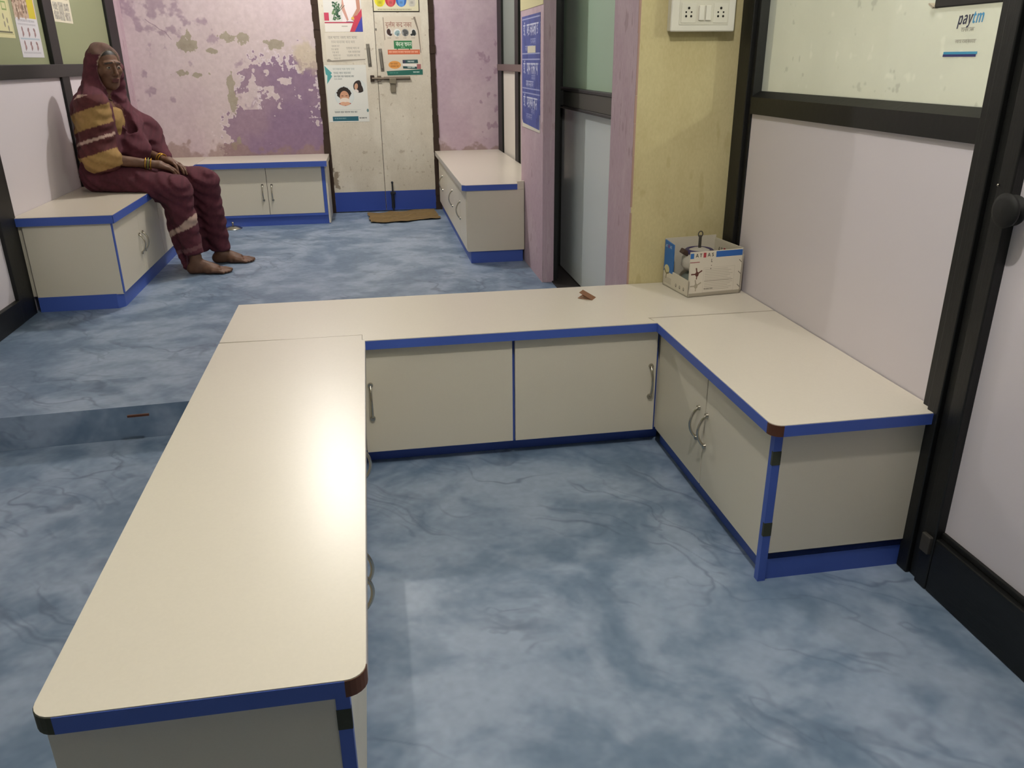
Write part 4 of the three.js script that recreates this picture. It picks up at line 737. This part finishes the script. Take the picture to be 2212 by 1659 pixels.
    if (z > -2.5 && Math.abs(y - 0.265 - (x + 1) * 0.3) < 0.012) c = mixc(MAROON, PALE, 0.35);
    return weave(c, x, y, z);
  });
  // sari end over the head, across the shoulders and down both arms
  const face = (x, y, z) => { const [a, b, f] = hl(x, y, z); return Math.min(ell(a, b, f, [0, -0.015, 0.13], [0.088, 0.128, 0.155]), cap(a, b, f, [0, -0.09, 0.09], [-0.01, -0.26, 0.06], 0.042, 0.05)) * HS; };
  wear('pallu', [-1.62, 0.66, -2.99], [-1.0, 1.38, -2.32], 0.0075, (x, y, z) => {
    const [a, b, f] = hl(x, y, z);
    let d = ell(a, b, f, [0, 0.03, -0.022], [0.088, 0.106, 0.1]) * HS;
    d = smin(d, cap(x, y, z, hw(0, -0.02, -0.045), [-1.45, 1.0, -2.62], 0.075, 0.085), 0.05);
    d = smin(d, cap(x, y, z, hw(-0.06, -0.02, -0.03), [-1.41, 1.045, -2.51], 0.035, 0.072), 0.04);
    d = smin(d, cap(x, y, z, hw(0.075, 0.0, 0.01), [-1.35, 1.02, -2.74], 0.022, 0.07), 0.03);
    d = smin(d, cap(x, y, z, [-1.395, 1.02, -2.495], J.elN, 0.09, 0.08), 0.05);
    d = smin(d, cap(x, y, z, J.elN, [-1.33, 0.765, -2.44], 0.072, 0.055), 0.03);
    d = smin(d, cap(x, y, z, [-1.445, 1.0, -2.62], [-1.44, 0.78, -2.6], 0.1, 0.11), 0.05);
    d = smin(d, cap(x, y, z, [-1.37, 1.0, -2.76], [-1.25, 0.86, -2.82], 0.085, 0.1), 0.05);
    d = smin(d, cap(x, y, z, [-1.25, 0.86, -2.82], [-1.13, 0.74, -2.73], 0.1, 0.045), 0.05);
    d = smin(d, cap(x, y, z, [-1.32, 1.03, -2.68], [-1.25, 0.8, -2.61], 0.05, 0.085), 0.04);
    d = smin(d, cap(x, y, z, [-1.33, 1.06, -2.7], [-1.24, 0.86, -2.7], 0.035, 0.045), 0.05);
    d += fold(x, y, z, 0.9);
    d = smax(d, -face(x, y, z), 0.012);
    d = smin(d, cap(x, y, z, [-1.4, 0.98, -2.53], [-1.39, 0.82, -2.52], 0.085, 0.085), 0.04);
    return smax(d, -cap(x, y, z, [-1.27, 1.05, -2.6], [-1.25, 0.9, -2.6], 0.035, 0.03), 0.015);
  }, (x, y, z) => {
    const fd = face(x, y, z); let c = MAROON;
    const py = 224 + (1.055 - (y + 0.28 * -(x + 1.45))) * 350;         // height on the arm, counted along the woven bands
    if (z > -2.565 + Math.max(0, y - 1.0) * 0.5 && y < 1.1 && (z > -2.49 || x < -1.34)) {
      const line = [212, 293, 375].some((q) => Math.abs(py - q) < 2.6);
      if ((py > 238 && py < 272) || (py > 318 && py < 352)) c = MUST; else if (py > 205 && py < 380) c = [78, 31, 34];
      if (line) c = PALE;
    }
    const [, b, f] = hl(x, y, z);
    if (Math.abs(fd) < 0.006) c = b > 0.02 ? [168, 148, 130] : mixc(c, PALE, 0.45);
    if (b > 0.075 && f < 0.06 && f > -0.05 && fd > 0.004) c = mixc(c, [104, 90, 74], 0.7);
    return weave(c, x, y, z);
  });
  const ringAt = (name, a, b, t, r, m, tube = 0.003) => { const q = V3(a).lerp(V3(b), t), d = V3(b).sub(V3(a)).normalize(); const g = new THREE.TorusGeometry(r, tube, 8, 28).applyQuaternion(new THREE.Quaternion().setFromUnitVectors(new THREE.Vector3(0, 0, 1), d)).translate(q.x, q.y, q.z); const k = obj(name, g, m, woman); return k; };
  for (const t of [0.86, 0.91, 0.96]) ringAt('bangle', J.elN, J.wrN, t, 0.03, t === 0.91 ? M(0x6e7a3a, 0.4) : mat.gold);
  for (const t of [0.9, 0.96]) ringAt('bangle', J.elF, J.wrF, t, 0.03, mat.gold);
  ringAt('anklet_cuff', J.knF, J.anF, 0.97, 0.036, M(0xb59a62, 0.6), 0.011);
  ringAt('necklace', hw(0, -0.1, 0.0), J.neck, 0.75, 0.058, M(0x1c1614, 0.5), 0.0025);
  rebase(woman, -1.1, S, -2.55);
}

renderer.render(scene, camera);
